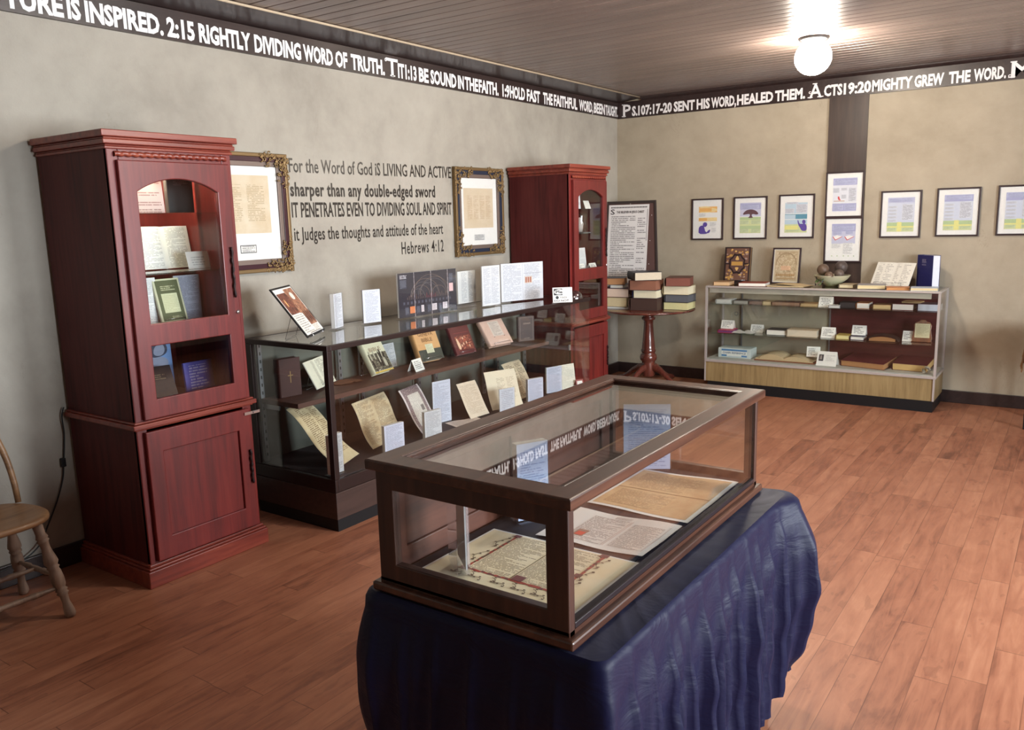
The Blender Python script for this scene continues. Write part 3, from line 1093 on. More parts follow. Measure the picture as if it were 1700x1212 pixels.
# ------------------------------------------------------------------ printed posters in thin dark frames on the back wall
FRAME_DARK = plain(48, 32, 34, 0.4)
LILAC, LILAC2, SKYB, TEAL = plain(168, 170, 206, 0.6), plain(196, 198, 220, 0.6), plain(186, 208, 222, 0.6), plain(96, 150, 172, 0.6)
GREEN1, GREEN2, YEL, PURPLE = plain(178, 198, 150, 0.6), plain(206, 214, 160, 0.6), plain(226, 222, 142, 0.6), plain(96, 78, 158, 0.6)
ORANGE1, ORANGE2, MAUVE, REDSP = plain(238, 184, 110, 0.6), plain(242, 216, 158, 0.6), plain(92, 56, 66, 0.6), plain(214, 84, 84, 0.6)
TXT = doc((214, 217, 226), (96, 98, 116), 16, ((0.04, 0.95),), 21, 0.6, 0, 0, word=16.0)
TXT_W = doc((236, 236, 234), (120, 122, 130), 14, ((0.04, 0.95),), 22, 0.6, 0, 0, word=16.0)
TXT_G = doc((204, 216, 176), (120, 132, 92), 8, ((0.04, 0.95),), 23, 0.6, 0, 0, word=16.0)
TXT_L = doc((186, 190, 218), (98, 98, 146), 12, ((0.04, 0.95),), 24, 0.55, 0, 0, word=20.0)


def blob(pts, n=3):
    """smooth a closed outline a little (Chaikin)"""
    for _ in range(n):
        q = []
        for i in range(len(pts)):
            a, c = pts[i], pts[(i + 1) % len(pts)]
            q += [(a[0] * .75 + c[0] * .25, a[1] * .75 + c[1] * .25), (a[0] * .25 + c[0] * .75, a[1] * .25 + c[1] * .75)]
        pts = q
    return pts


class Pic:
    """print area inside the mat, addressed 0..1"""
    def __init__(s, mb, y, x0, x1, z0, z1):
        s.mb, s.y, s.x0, s.x1, s.z0, s.z1 = mb, y, x0, x1, z0, z1
        s.mats, s.k = [], 0

    def mat(s, m):
        if m not in s.mats:
            s.mats.append(m)
        return 1 + s.mats.index(m)

    def r(s, a, c, d, e, m):
        s.k += 1
        X, Z = s.x1 - s.x0, s.z1 - s.z0
        s.mb.rect(s.x0 + a * X, s.x0 + c * X, s.z0 + d * Z, s.z0 + e * Z, s.y - 0.0003 * s.k, s.mat(m))

    def p(s, pts, m, sm=2):
        s.k += 1
        X, Z = s.x1 - s.x0, s.z1 - s.z0
        s.mb.poly([(s.x0 + u * X, s.z0 + v * Z) for u, v in blob(pts, sm)], s.y - 0.0003 * s.k, s.mat(m))


PW, PH = 0.312, 0.385


def art_pray(s, y):
    p = Pic(s, y, 0.07, 0.25, 0.055, 0.315)
    p.r(0, 1, 0.77, 0.98, ORANGE1); p.p([(0.0, 0.98), (0.45, 1.0), (0.6, 0.95), (1, 0.9), (1, 0.8), (0.4, 0.76), (0, 0.78)], ORANGE2, 1); p.r(0.02, 0.7, 0.80, 0.93, ORANGE1)
    p.r(0, 0.4, 0.62, 0.74, TXT_W); p.r(0, 1.0, 0.46, 0.59, ORANGE2); p.r(0, 0.45, 0.47, 0.57, ORANGE1)
    p.p([(0.0, 0.0), (0.0, 0.2), (0.05, 0.27), (0.16, 0.31), (0.28, 0.29), (0.33, 0.2), (0.37, 0.09), (0.5, 0.05), (0.44, 0.0)], PURPLE, 1)
    p.p([(0.22, 0.30), (0.25, 0.40), (0.36, 0.43), (0.47, 0.39), (0.47, 0.31), (0.41, 0.26), (0.30, 0.25)], PURPLE, 2)
    p.p([(0.42, 0.03), (0.50, 0.11), (0.62, 0.17), (0.65, 0.12), (0.58, 0.03)], PURPLE, 1)
    p.r(0.62, 0.98, 0.28, 0.42, TXT_W); p.r(0.72, 0.98, 0.06, 0.22, TXT_W)
    return p.mats


def art_tree(s, y):
    p = Pic(s, y, 0.06, 0.255, 0.055, 0.33)
    p.r(0, 1, 0.55, 1.0, LILAC2); p.r(0, 1, 0.78, 0.97, LILAC); p.r(0.05, 0.9, 0.8, 0.92, TXT_L); p.r(0, 1, 0.0, 0.52, GREEN2); p.r(0, 1, 0.14, 0.24, GREEN1); p.r(0, 1, 0.44, 0.53, GREEN1)
    p.p([(0.12, 0.6), (0.2, 0.7), (0.35, 0.77), (0.6, 0.78), (0.8, 0.72), (0.9, 0.62), (0.78, 0.6), (0.6, 0.63), (0.52, 0.58), (0.46, 0.63), (0.3, 0.62)], MAUVE)
    p.p([(0.46, 0.66), (0.58, 0.66), (0.56, 0.56), (0.66, 0.5), (0.36, 0.5), (0.49, 0.56)], MAUVE, 1)
    for v in (0.3, 0.02):
        p.r(0.0, 0.44, v, v + 0.12, TXT_G); p.r(0.54, 1, v, v + 0.12, TXT_G)
    return p.mats


def art_reach(s, y):
    p = Pic(s, y, 0.055, 0.25, 0.05, 0.32)
    p.r(0, 1, 0.62, 0.97, SKYB); p.r(0.0, 0.42, 0.64, 0.78, TXT); p.r(0.5, 1, 0.64, 0.92, TXT); p.r(0.05, 0.6, 0.93, 0.99, TXT)
    p.r(0, 1, 0.44, 0.60, TEAL); p.r(0, 0.48, 0.44, 0.58, SKYB); p.r(0, 1, 0.25, 0.42, SKYB); p.r(0, 1, 0.0, 0.27, GREEN2); p.r(0.0, 0.6, 0.1, 0.22, YEL); p.r(0.03, 0.7, 0.03, 0.09, TXT_G)
    p.p([(0.78, 0.05), (0.70, 0.16), (0.62, 0.24), (0.57, 0.40), (0.61, 0.41), (0.67, 0.28), (0.78, 0.28), (0.92, 0.29), (1.0, 0.22), (1.0, 0.05)], PURPLE, 1)
    p.p([(0.78, 0.32), (0.80, 0.40), (0.87, 0.42), (0.94, 0.38), (0.94, 0.30), (0.87, 0.27)], PURPLE, 2)
    return p.mats


def art_sower(s, y):
    p = Pic(s, y, 0.06, 0.255, 0.05, 0.335)
    p.r(0, 1, 0.0, 1.0, plain(224, 226, 234, 0.6)); p.r(0, 1, 0.78, 0.98, LILAC); p.r(0.03, 0.96, 0.8, 0.93, TXT_L); p.r(0, 0.28, 0.56, 0.7, TXT); p.r(0.34, 0.6, 0.62, 0.7, TXT); p.r(0.66, 0.98, 0.3, 0.7, TXT)
    p.p([(0.2, 0.44), (0.28, 0.46), (0.3, 0.38), (0.36, 0.33), (0.24, 0.34)], REDSP); p.r(0.05, 0.5, 0.30, 0.325, plain(196, 168, 150, 0.6)); p.r(0.36, 0.58, 0.38, 0.5, TXT); p.r(0, 1, 0.02, 0.24, LILAC); p.r(0.04, 0.46, 0.05, 0.2, TXT_L); p.r(0.52, 0.96, 0.05, 0.2, TXT_L)
    return p.mats


def art_books(s, y):
    p = Pic(s, y, 0.06, 0.255, 0.045, 0.335)
    p.r(0, 1, 0.76, 0.98, LILAC); p.r(0, 1, 0.4, 0.76, LILAC2); p.r(0.03, 0.95, 0.8, 0.92, TXT_L); p.r(0.04, 0.44, 0.66, 0.76, TXT_L); p.r(0.58, 0.9, 0.68, 0.76, TXT_L)
    for a in (0.04, 0.54):
        p.p([(a, 0.60), (a + 0.2, 0.64), (a + 0.42, 0.6), (a + 0.2, 0.52), (a + 0.12, 0.49)], REDSP, 0)
        p.p([(a + 0.03, 0.61), (a + 0.2, 0.645), (a + 0.40, 0.61), (a + 0.2, 0.54), (a + 0.13, 0.52)], WHITE, 0)
    p.r(0.0, 0.42, 0.26, 0.4, TXT_W); p.r(0.5, 0.92, 0.1, 0.42, TXT_W)
    for u in (0.02, 0.25, 0.52, 0.72, 0.95):
        p.r(u, u + 0.04, 0.02, 0.05, GREEN1)
    return p.mats


def art_field(s, y, seed=0):
    p = Pic(s, y, 0.055, 0.26, 0.05, 0.33)
    p.r(0, 1, 0.2, 1.0, plain(206, 212, 228, 0.6)); p.r(0, 1, 0.84 - 0.03 * seed, 0.99, LILAC if seed else LILAC2); p.r(0.02, 0.96, 0.86, 0.97, TXT_L)
    for v in (0.72, 0.62, 0.52, 0.42, 0.32):
        p.r(0.02, 0.36, v - 0.03, v + 0.03, TXT)
    p.r(0.55, 0.97, 0.34, 0.8, TXT)
    p.r(0, 1, 0.0, 0.27, GREEN2); p.r(0, 1, 0.16, 0.27, GREEN1); p.r(0.38, 0.55, 0.0, 0.28, YEL); p.r(0, 1, 0.12, 0.16, YEL); p.r(0.02, 0.36, 0.03, 0.11, TXT_G); p.r(0.56, 0.98, 0.03, 0.11, TXT_G)
    return p.mats


POST = [(0.800, 1.350, art_pray, 'thin dark frame, poster with a purple praying figure under orange clouds', 0.0),
        (1.210, 1.354, art_tree, 'thin dark frame, poster with a spreading tree over green ground', 0.0),
        (1.627, 1.359, art_reach, 'thin dark frame, poster with a purple figure reaching over blue water', 0.0),
        (2.032, 1.533, art_sower, 'thin dark frame high on the wooden post, lilac poster with a red spot', -0.019),
        (2.036, 1.150, art_books, 'thin dark frame low on the wooden post, poster with two open books', -0.019),
        (2.478, 1.357, lambda s, y: art_field(s, y, 0), 'thin dark frame just right of the wooden post, pale poster with green foot', 0.0),
        (2.900, 1.364, lambda s, y: art_field(s, y, 1), 'thin dark frame, second from the wooden post on its right, lilac header', 0.0),
        (3.328, 1.368, lambda s, y: art_field(s, y, 2), 'thin dark frame cut by the right edge, third right of the wooden post', 0.0)]
for x, z, art, lab, yy in POST:
    framed('framed_poster', lab, PW, PH, 0.0135, 0.02, FRAME_DARK, art, (x, yy, z), (0, 0, 0), 'poster frames on the back wall')
# ------------------------------------------------------------------ things standing on the long counter
def picture_noise(name, stops, scale, seed):
    N = Nodes(name)
    u, v, _ = N.sep(N.uv())
    f = N.noise(N.comb(N.m('MULTIPLY', u, scale), N.m('MULTIPLY', v, scale * 1.5), float(seed)), 1.0, 6.0, 0.68, 0.9)
    return N.finish(N.ramp(f, [(p, S(*c)) for p, c in stops]), 0.4)


PIC_A = picture_noise('dark_photo', [(0.3, (44, 24, 22)), (0.5, (110, 60, 48)), (0.62, (150, 88, 66)), (0.75, (214, 160, 120))], 5.0, 1)
PIC_B = picture_noise('old_master_print', [(0.3, (70, 40, 34)), (0.48, (150, 96, 74)), (0.6, (196, 146, 112)), (0.74, (232, 216, 196))], 7.0, 2)
PIC_C = picture_noise('engraved_crowd', [(0.34, (26, 24, 22)), (0.5, (78, 74, 62)), (0.62, (142, 136, 116)), (0.75, (212, 208, 190))], 9.0, 3)
PIC_D = picture_noise('firelit_crowd', [(0.36, (66, 22, 22)), (0.5, (112, 42, 36)), (0.6, (190, 104, 76)), (0.72, (240, 206, 176))], 8.0, 4)


def lit_print(b, w, h, dz, k):
    """dark religious-looking print: two photographs over a caption"""
    b.rect(-w / 2 + 0.02, 0.0, 0.145, h - 0.04, -0.0004, k)
    b.rect(0.0, w / 2 - 0.02, 0.06, h - 0.02, -0.0004, k + 1)
    b.poly(blob([(-0.098, 0.20), (-0.086, 0.19), (-0.078, 0.22), (-0.086, 0.245), (-0.095, 0.24)]), -0.0008, k + 2)
    b.poly(blob([(0.04, 0.23), (0.085, 0.225), (0.095, 0.26), (0.07, 0.28), (0.04, 0.265)]), -0.0008, k + 3)
    for i in range(5):
        b.poly(blob([(0.015 + 0.026 * i, 0.07), (0.035 + 0.026 * i, 0.07), (0.036 + 0.026 * i, 0.14 + 0.015 * (i % 3)), (0.02 + 0.026 * i, 0.15)]), -0.0012, k + 4)
    b.rect(-w / 2 + 0.02, 0.02, 0.02, 0.14, -0.0016, k + 5)
    b.rect(0.02, w / 2 - 0.03, 0.02, 0.058, -0.0016, k + 5)
    return [PIC_A, PIC_B, plain(232, 176, 112, 0.4), plain(226, 222, 214, 0.4), plain(84, 46, 38, 0.4),
            doc((232, 228, 220), (90, 80, 80), 9, ((0.06, 0.94),), 31, 0.6)]


o = put('tilted_print', 'black-edged print with photographs leaning back on a wire easel, near end of the long counter', 'picture', 0.523, -4.515, 1.008, 121, 36)
b = MB(); b.box(-0.155, 0.155, 0, 0.008, 0, 0.32); b.build('backing_board', BLACK, o, 0.002)
b = MB(); b.rect(-0.143, 0.143, 0.012, 0.308, -0.0003, 0)
b.build('print', [PAPER] + lit_print(b, 0.31, 0.32, 0, 1), o)
wire_easel('thin wire easel under the black-edged print on the long counter', 0.523, -4.515, 0.9885, 0.0195, 121, 0.24, 36, 0.009, 0.17)

D1 = doc((236, 236, 236), (120, 120, 132), 34, ((0.1, 0.92),), 41, 0.55)
D2 = doc((240, 240, 242), (150, 150, 160), 30, ((0.12, 0.9),), 42, 0.5)
D3 = doc((238, 238, 236), (130, 134, 150), 40, ((0.08, 0.48), (0.52, 0.94)), 43, 0.5)
D4 = doc((226, 228, 240), (104, 108, 136), 36, ((0.08, 0.92),), 44, 0.5)
D5 = doc((222, 222, 220), (110, 110, 116), 30, ((0.08, 0.92),), 45, 0.5)
DCAP = doc((236, 232, 226), (80, 74, 72), 8, ((0.1, 0.9),), 46, 0.7)

holder('narrow acrylic stand with a text sheet, nearest the tilted print on the long counter', 0.380, -4.210, 0.991, 111, 0.118, 0.208, 0.03, D1, group='acrylic sign stands on the long counter')
holder('acrylic stand with a plain white text sheet, second from the tilted print', 0.398, -3.955, 0.991, 76, 0.13, 0.208, 0.022, D2, group='acrylic sign stands on the long counter')


def dark_chart(b, w, h, dz, k):
    """dark timeline chart with fine arcs, a row of labels and four little pictures"""
    x0, x1 = -w / 2 + 0.004, w / 2 - 0.004
    b.rect(x0, x1, 0.003, h - 0.003, 0.0032, k)
    y = 0.0029
    for i, (cx, r) in enumerate(((-0.07, 0.085), (-0.06, 0.11), (-0.03, 0.135), (0.0, 0.10), (0.02, 0.165), (0.05, 0.13), (0.06, 0.145), (-0.1, 0.06), (0.1, 0.07))):
        vs = []
        n = 22
        for j in range(n + 1):
            a = pi * j / n
            for rr in (r, r - 0.0016):
                vs.append((cx + rr * cos(a), y - 0.00005 * i, 0.128 + rr * 0.82 * sin(a)))
        b.add(vs, [(2 * j, 2 * j + 2, 2 * j + 3, 2 * j + 1) for j in range(n)], k + 1 + (i % 2))
    for i in range(24):
        x = -0.2 + i * 0.0165
        b.rect(x, x + 0.002, 0.112, 0.128 + 0.008 * (i % 3), y - 0.0006, k + 3 if 10 < i < 17 else k + 1)
    for i in range(14):
        x = -0.24 + i * 0.034
        b.rect(x, x + 0.018, 0.082, 0.1, y - 0.0006, k + 4)
    for i, (x, m) in enumerate(((-0.18, 5), (-0.075, 6), (0.03, 6), (0.135, 6))):
        b.rect(x, x + (0.026 if i == 1 else 0.046), 0.024, 0.068, y - 0.0006, k + m)
        b.rect(x - 0.045, x - 0.01, 0.018, 0.066, y - 0.0006, k + 4)
    b.rect(0.205, 0.245, 0.135, 0.19, y - 0.0009, k + 7)
    b.rect(0.205, 0.245, 0.195, 0.255, y - 0.0009, k + 4)
    b.rect(-0.265, -0.20, h - 0.04, h - 0.015, y - 0.0009, k + 8)
    b.rect(-0.265, -0.205, h - 0.1, h - 0.045, y - 0.0009, k + 4)
    for x in (-0.135, 0.025, 0.19):
        b.rect(x, x + 0.0025, 0.003, h - 0.003, y - 0.0012, k + 6)
    return [plain(58, 55, 62, 0.4), plain(158, 132, 112, 0.5), plain(134, 128, 128, 0.5), plain(184, 78, 78, 0.5), doc((78, 78, 88), (120, 120, 128), 7, ((0.05, 0.95),), 61, 0.7),
            plain(226, 134, 82, 0.5), doc((228, 218, 216), (130, 90, 90), 9, ((0.1, 0.9),), 62, 0.6), plain(222, 186, 184, 0.5), doc((62, 59, 66), (215, 210, 210), 3, ((0.02, 0.98),), 63, 0.9)]


holder('wide acrylic stand holding a dark timeline chart with fine arcs', 0.412, -3.440, 0.991, 88, 0.566, 0.287, 0.02, plain(58, 55, 62, 0.4), dark_chart)
holder('acrylic stand with a pale chart sheet just right of the dark timeline chart', 0.355, -2.958, 0.991, 89, 0.206, 0.255, 0.016, doc((238, 236, 226), (120, 120, 128), 26, ((0.2, 0.5), (0.6, 0.85)), 47, 0.5), hang=0.02, group='acrylic sign stands on the long counter')
holder('acrylic stand with a two-column white sheet overlapping the widest white sheet', 0.498, -2.861, 0.991, 85, 0.198, 0.287, 0.016, D3, group='acrylic sign stands on the long counter')


def red_stamp(b, w, h, dz, k):
    b.rect(0.0, 0.003, 0.01, h - 0.01, 0.0030, k + 2)
    b.rect(0.012, w / 2 - 0.015, h * 0.70, h * 0.72, 0.0030, k + 2)
    b.rect(0.02, 0.095, h * 0.45, h * 0.63, 0.0030, k)
    for i in range(3):
        b.rect(0.028 + 0.021 * i, 0.043 + 0.021 * i, h * 0.47, h * 0.61, 0.0026, k + 1)
    return [plain(232, 214, 196, 0.5), plain(196, 128, 104, 0.5), plain(206, 206, 210, 0.5)]


holder('widest white double sheet with a small reddish picture, against the far cabinet', 0.506, -2.479, 0.991, 74, 0.413, 0.286, 0.016, doc((240, 240, 240), (158, 160, 168), 34, ((0.05, 0.47), (0.55, 0.92)), 48, 0.5), red_stamp)

o = put('counter_sign', 'small white do-not-touch sign with a black oval, far end of the long counter top', 'sign', 0.846, -2.470, 0.991, 43, 8)
b = MB(); b.box(-0.072, 0.072, 0, 0.003, 0, 0.108); b.box(-0.072, 0.072, 0.003, 0.04, 0, 0.003)
b.build('card', WHITE, o)
b = MB(); b.rect(-0.064, 0.0, 0.052, 0.1, -0.0004, 0)
b.poly([(-0.024 + 0.036 * cos(a), 0.076 + 0.019 * sin(a)) for a in [2 * pi * i / 24 for i in range(24)]], -0.0008, 1)
b.text('Ple', 0.05, 0.022, face_at(-0.05, 0.066, -0.001), 0, 0.03, 0.0003)
b.text('DO NOT', 0.11, 0.014, face_at(-0.064, 0.006, -0.0002), 0, 0.03, 0.0003)
b.poly([(-0.04 + 0.012 * cos(a), 0.036 + 0.012 * sin(a)) for a in [2 * pi * i / 16 for i in range(16)]], -0.0006, 0)
b.text('TOUCH', 0.05, 0.012, face_at(-0.02, 0.03, -0.0002), 0, 0.03, 0.0003)
b.build('lettering', [BLACK, WHITE], o)
b = MB()
b.lathe([(0.072, 0.0), (0.072, 0.004), (0.068, 0.022), (0.058, 0.040), (0.042, 0.054), (0.022, 0.062), (0.003, 0.065)], 32)
tag(b.build('glass_dome', glass_mat('paperweight_glass', (0.66, 0.73, 0.83), 0.22, 0.04), loc=(0.775, -2.20, 0.991)), 'clear glass dome paperweight behind the small do-not-touch sign', 'paperweight')

# ------------------------------------------------------------------ on the shelf of the long counter
Z = 0.654


def cross_art(b, w, h, dz, k):
    b.rect(-0.003, 0.003, h * 0.36, h * 0.66, -0.0006, k)
    b.rect(-0.017, 0.017, h * 0.54, h * 0.565, -0.0008, k)
    return [GOLD]


book('bible', 'thick dark brown standing book with a gold cross, left end of the counter shelf', 0.362, -4.585, Z, 84, 0.135, 0.215, 0.052, plain(62, 34, 30, 0.6), plain(70, 46, 36, 0.7), art=cross_art)


def open_booklet(label, x, y, z, rz, w, h, lean, mat, spread=0.10, group=None, roll=0.0, easel=None):
    o = put('open_booklet', label, 'book', x, y, z + lift_of(0.037, lean, easel), rz, lean, group)
    if easel:
        wire_easel(easel, x, y, z, lift_of(0.037, lean, True), rz, w, lean, 0.037, 0.1)
    b = MB()

    def fn(u, v, off):
        s = abs(u - 0.5) * 2
        return ((u - 0.5) * w, -spread * 0.5 * s ** 0.5 * (1 - 0.55 * s) + off + 0.03, v * h + roll * u)
    b.grid(lambda u, v: fn(u, v, 0), 16, 6)
    b.grid(lambda u, v: fn(u, v, 0.006), 16, 6, 1)
    for u0 in (0.0, 1.0):
        b.quad(*[fn(u0, *q) for q in ((0, 0), (0, 0.006), (1, 0.006), (1, 0))], 1)
    b.build('open_pages', [mat, PAGES_W], o)
    return o


open_booklet('cream booklet propped open behind the counter corner post', 0.365, -4.305, Z, 113, 0.26, 0.172, 27, doc((226, 224, 206), (110, 108, 100), 22, ((0.30, 0.48), (0.55, 0.92)), 51, 0.6), 0.05, easel='wire easel under the cream open booklet')
o = put('leather_scrap', 'flat crinkled brown leather piece lying on the counter shelf', 'leather piece', 0.345, -4.150, Z, 84)
b = MB()
b.grid(lambda u, v: ((u - 0.5) * 0.20 * (1 - 0.4 * abs(v - 0.5)), (v - 0.5) * 0.13 * (1 - 0.5 * abs(u - 0.5)), 0.004 + 0.008 * abs(sin(u * 9 + v * 4)) * (1 - abs(2 * u - 1))), 14, 8)
b.grid(lambda u, v: ((u - 0.5) * 0.20 * (1 - 0.4 * abs(v - 0.5)), (v - 0.5) * 0.13 * (1 - 0.5 * abs(u - 0.5)), 0.0005), 14, 8)
b.build('leather', plain(120, 82, 62, 0.6), o)


def tyndale_art(b, w, h, dz, k):
    y = -0.0005
    b.rect(-w / 2 + 0.004, w / 2 - 0.002, 0.012, h * 0.52, y, k)
    rnd = random.Random(5)
    for i in range(14):
        x = -w / 2 + 0.02 + rnd.random() * (w - 0.05)
        z = 0.02 + rnd.random() * h * 0.3
        b.poly(blob([(x - 0.006, z), (x + 0.007, z), (x + 0.008, z + 0.05), (x, z + 0.07), (x - 0.007, z + 0.045)]), y - 0.0002 * (i + 1), k + 1 + (i % 2))
    b.rect(-w / 2, w / 2, 0.0, 0.010, y, k + 3)
    b.text('THE', w * 0.3, 0.016, face_at(-w * 0.2, h * 0.82, 0), k + 4, 0.02, 0.001)
    b.text('BIBLE', w * 0.62, 0.026, face_at(-w * 0.32, h * 0.58, 0), k + 4, 0.02, 0.001)
    return [PIC_C, plain(34, 32, 30, 0.5), plain(172, 168, 150, 0.5), plain(196, 164, 74, 0.5), plain(150, 132, 110, 0.5)]


book('history_book', 'thick cream book with a dark crowd picture, propped near the shelf middle', 0.395, -3.870, Z, 98, 0.19, 0.245, 0.042, plain(206, 204, 178, 0.45), PAGES_W, lean=28, easel='wire easel under the thick cream book with the crowd picture', size=0.14, art=tyndale_art)
holder('acrylic stand with a grey text sheet behind the thick cream book', 0.275, -3.69, Z, 92, 0.145, 0.165, 0.012, doc((206, 208, 208), (110, 112, 116), 24, ((0.06, 0.94),), 52, 0.55), lean=9, group='acrylic sign stands inside the long counter')
tent_card('white tent card between the two largest books on the counter shelf', 0.463, -3.655, Z, 100, 0.11, 0.075, 3)


def geneva_art(b, w, h, dz, k):
    y = -0.0005
    b.rect(-w / 2, w / 2, 0.0, h * 0.34, y, k)
    b.text('GENEVA', w * 0.66, 0.026, face_at(-w * 0.33, h * 0.76, 0), k + 1, 0.02, 0.001)
    b.text('BIBLE', w * 0.48, 0.026, face_at(-w * 0.24, h * 0.58, 0), k + 1, 0.02, 0.001)
    b.rect(-w * 0.16, w * 0.17, h * 0.22, h * 0.5, y - 0.0004, k + 2)
    return [plain(62, 64, 56, 0.45), plain(132, 92, 56, 0.5), doc((208, 206, 178), (150, 148, 118), 9, ((0.1, 0.9),), 53, 0.6)]


book('facsimile_bible', 'tan and dark green book with a small cream label, on the counter shelf', 0.392, -3.400, Z, 84, 0.205, 0.225, 0.05, plain(206, 158, 106, 0.4), PAGES_W, lean=24, easel='wire easel under the tan and green book', size=0.12, art=geneva_art)


def red_art(b, w, h, dz, k):
    y = -0.0005
    b.rect(-w * 0.36, w * 0.42, h * 0.14, h * 0.62, y, k)
    rnd = random.Random(9)
    for i in range(16):
        x, z = -w * 0.3 + rnd.random() * w * 0.62, h * (0.18 + 0.34 * rnd.random())
        b.poly(blob([(x - 0.006, z), (x + 0.005, z - 0.004), (x + 0.008, z + 0.014), (x - 0.003, z + 0.02)]), y - 0.0002 * (i + 1), k + 1 + i % 3)
    b.poly(blob([(-w * 0.34, h * 0.16), (-w * 0.2, h * 0.16), (-w * 0.22, h * 0.4), (-w * 0.3, h * 0.58), (-w * 0.35, h * 0.5)]), y - 0.004, k + 1)
    b.rect(-w * 0.36, w * 0.42, h * 0.72, h * 0.735, y, k + 3)
    return [PIC_D, plain(230, 190, 160, 0.5), plain(176, 86, 66, 0.5), plain(140, 62, 58, 0.5)]


book('red_book', 'dark red book with a fiery crowd picture, right of the tan book', 0.410, -3.052, Z, 86, 0.2, 0.215, 0.03, plain(96, 40, 42, 0.4), PAGES_W, lean=25, easel='wire easel under the dark red book', size=0.11, art=red_art)


def pink_art(b, w, h, dz, k):
    b.rect(-w * 0.2, w * 0.27, h * 0.34, h * 0.92, -0.0005, k)
    for sx in (-0.21, 0.24):
        b.rect(w * sx, w * (sx + 0.05), h * 0.31, h * 0.33, -0.0009, k + 1)
    b.rect(-w * 0.1, w * 0.35, h * 0.1, h * 0.2, -0.0005, k + 2)
    return [doc((214, 200, 190), (120, 106, 104), 12, ((0.1, 0.9),), 54, 0.55), BLACK, doc((216, 180, 166), (236, 220, 210), 3, ((0.02, 0.98),), 55, 0.7)]


book('pink_book', 'thick pale pink book with a framed label, leaning on the counter shelf', 0.416, -2.632, Z, 85, 0.25, 0.212, 0.036, plain(212, 178, 164, 0.5), plain(196, 160, 140, 0.7), lean=34, art=pink_art, easel='wire easel under the thick pale pink book', size=0.11)


def grey_art(b, w, h, dz, k):
    t_ = 0.003
    for a in ((-w * 0.42, w * 0.42, h * 0.05, h * 0.05 + t_), (-w * 0.42, w * 0.42, h * 0.95, h * 0.95 + t_), (-w * 0.42, -w * 0.42 + t_, h * 0.05, h * 0.95), (w * 0.42 - t_, w * 0.42, h * 0.05, h * 0.95)):
        b.rect(*a, -0.0005, k)
    b.rect(-w * 0.24, w * 0.28, h * 0.68, h * 0.75, -0.0005, k + 1)
    b.rect(-w * 0.2, w * 0.22, h * 0.1, h * 0.14, -0.0005, k + 1)
    return [plain(132, 116, 110, 0.5), doc((84, 72, 70), (168, 150, 140), 2, ((0.05, 0.95),), 56, 0.8)]


book('grey_book', 'grey-brown upright book with a thin border line, right end of the shelf', 0.403, -2.292, Z, 66, 0.143, 0.194, 0.03, plain(84, 72, 70, 0.45), PAGES_W, art=grey_art)

# ------------------------------------------------------------------ on the floor of the long counter
Z = 0.287
MS = dict(blotch=(176, 144, 96), blot_amt=1.1)
leaf('manuscript_leaf', 'long tilted parchment leaf with a brown vine, nearest end of the long counter', 0.676, -4.481, Z + 0.003, 110, 0.24, 0.425, 47,
     doc((222, 208, 174), (112, 84, 58), 40, ((0.16, 0.5), (0.56, 0.96)), 71, 0.75, 0.06, 0.16, (190, 168, 128), 0.9), 0.02, group='parchment leaves inside the long counter')
holder('small acrylic stand right behind the counter corner post', 0.770, -4.655, Z, 91, 0.104, 0.222, 0.03, D5, group='acrylic sign stands inside the long counter')
leaf('manuscript_leaf', 'wide two-page parchment leaf, second in the floor row of the long counter', 0.585, -4.063, Z + 0.003, 103, 0.37, 0.292, 29,
     doc((204, 192, 164), (112, 92, 72), 44, ((0.06, 0.47), (0.54, 0.95)), 72, 0.7, 0.05, 0.08, (172, 142, 102), 0.9), 0.012, 0.02, group='parchment leaves inside the long counter')
holder('small acrylic card stand in front of the wide two-page parchment leaf', 0.788, -4.227, Z, 83, 0.152, 0.183, 0.03, D4, group='acrylic sign stands inside the long counter')


def purple_page():
    N = Nodes('bordered_print')
    u, v, _ = N.sep(N.uv())
    f = N.noise(N.comb(N.m('MULTIPLY', u, 34.0), N.m('MULTIPLY', v, 44.0), 3.0), 1.0, 4.0, 0.7)
    e = N.m('MAXIMUM', N.m('ABSOLUTE', N.m('SUBTRACT', u, 0.5)), N.m('MULTIPLY', N.m('ABSOLUTE', N.m('SUBTRACT', v, 0.5)), 0.86))
    inn = N.m('LESS_THAN', e, 0.29)
    rim = N.m('GREATER_THAN', e, 0.43)
    c = N.ramp(f, [(0.36, S(74, 58, 68)), (0.52, S(126, 108, 112)), (0.64, S(190, 176, 170))])
    c = N.mix(inn, c, S(214, 208, 200))
    r = N.m('MULTIPLY', v, 40.0)
    ln = N.m('MULTIPLY', N.m('GREATER_THAN', N.m('FRACT', r), 0.45), N.m('GREATER_THAN', N.noise(N.comb(N.m('MULTIPLY', u, 26.0), N.m('MULTIPLY', N.m('FLOOR', r), 5.1), 1.0), 1.0), 0.45))
    c = N.mix(N.m('MULTIPLY', N.m('MULTIPLY', inn, ln), 0.45), c, S(96, 88, 90))
    sq = N.m('MULTIPLY', N.m('LESS_THAN', N.m('ABSOLUTE', N.m('SUBTRACT', u, 0.66)), 0.07), N.m('LESS_THAN', N.m('ABSOLUTE', N.m('SUBTRACT', v, 0.5)), 0.06))
    c = N.mix(N.m('MULTIPLY', sq, 0.8), c, S(70, 62, 66))
    c = N.mix(rim, c, S(206, 196, 196))
    return N.finish(c, 0.6)


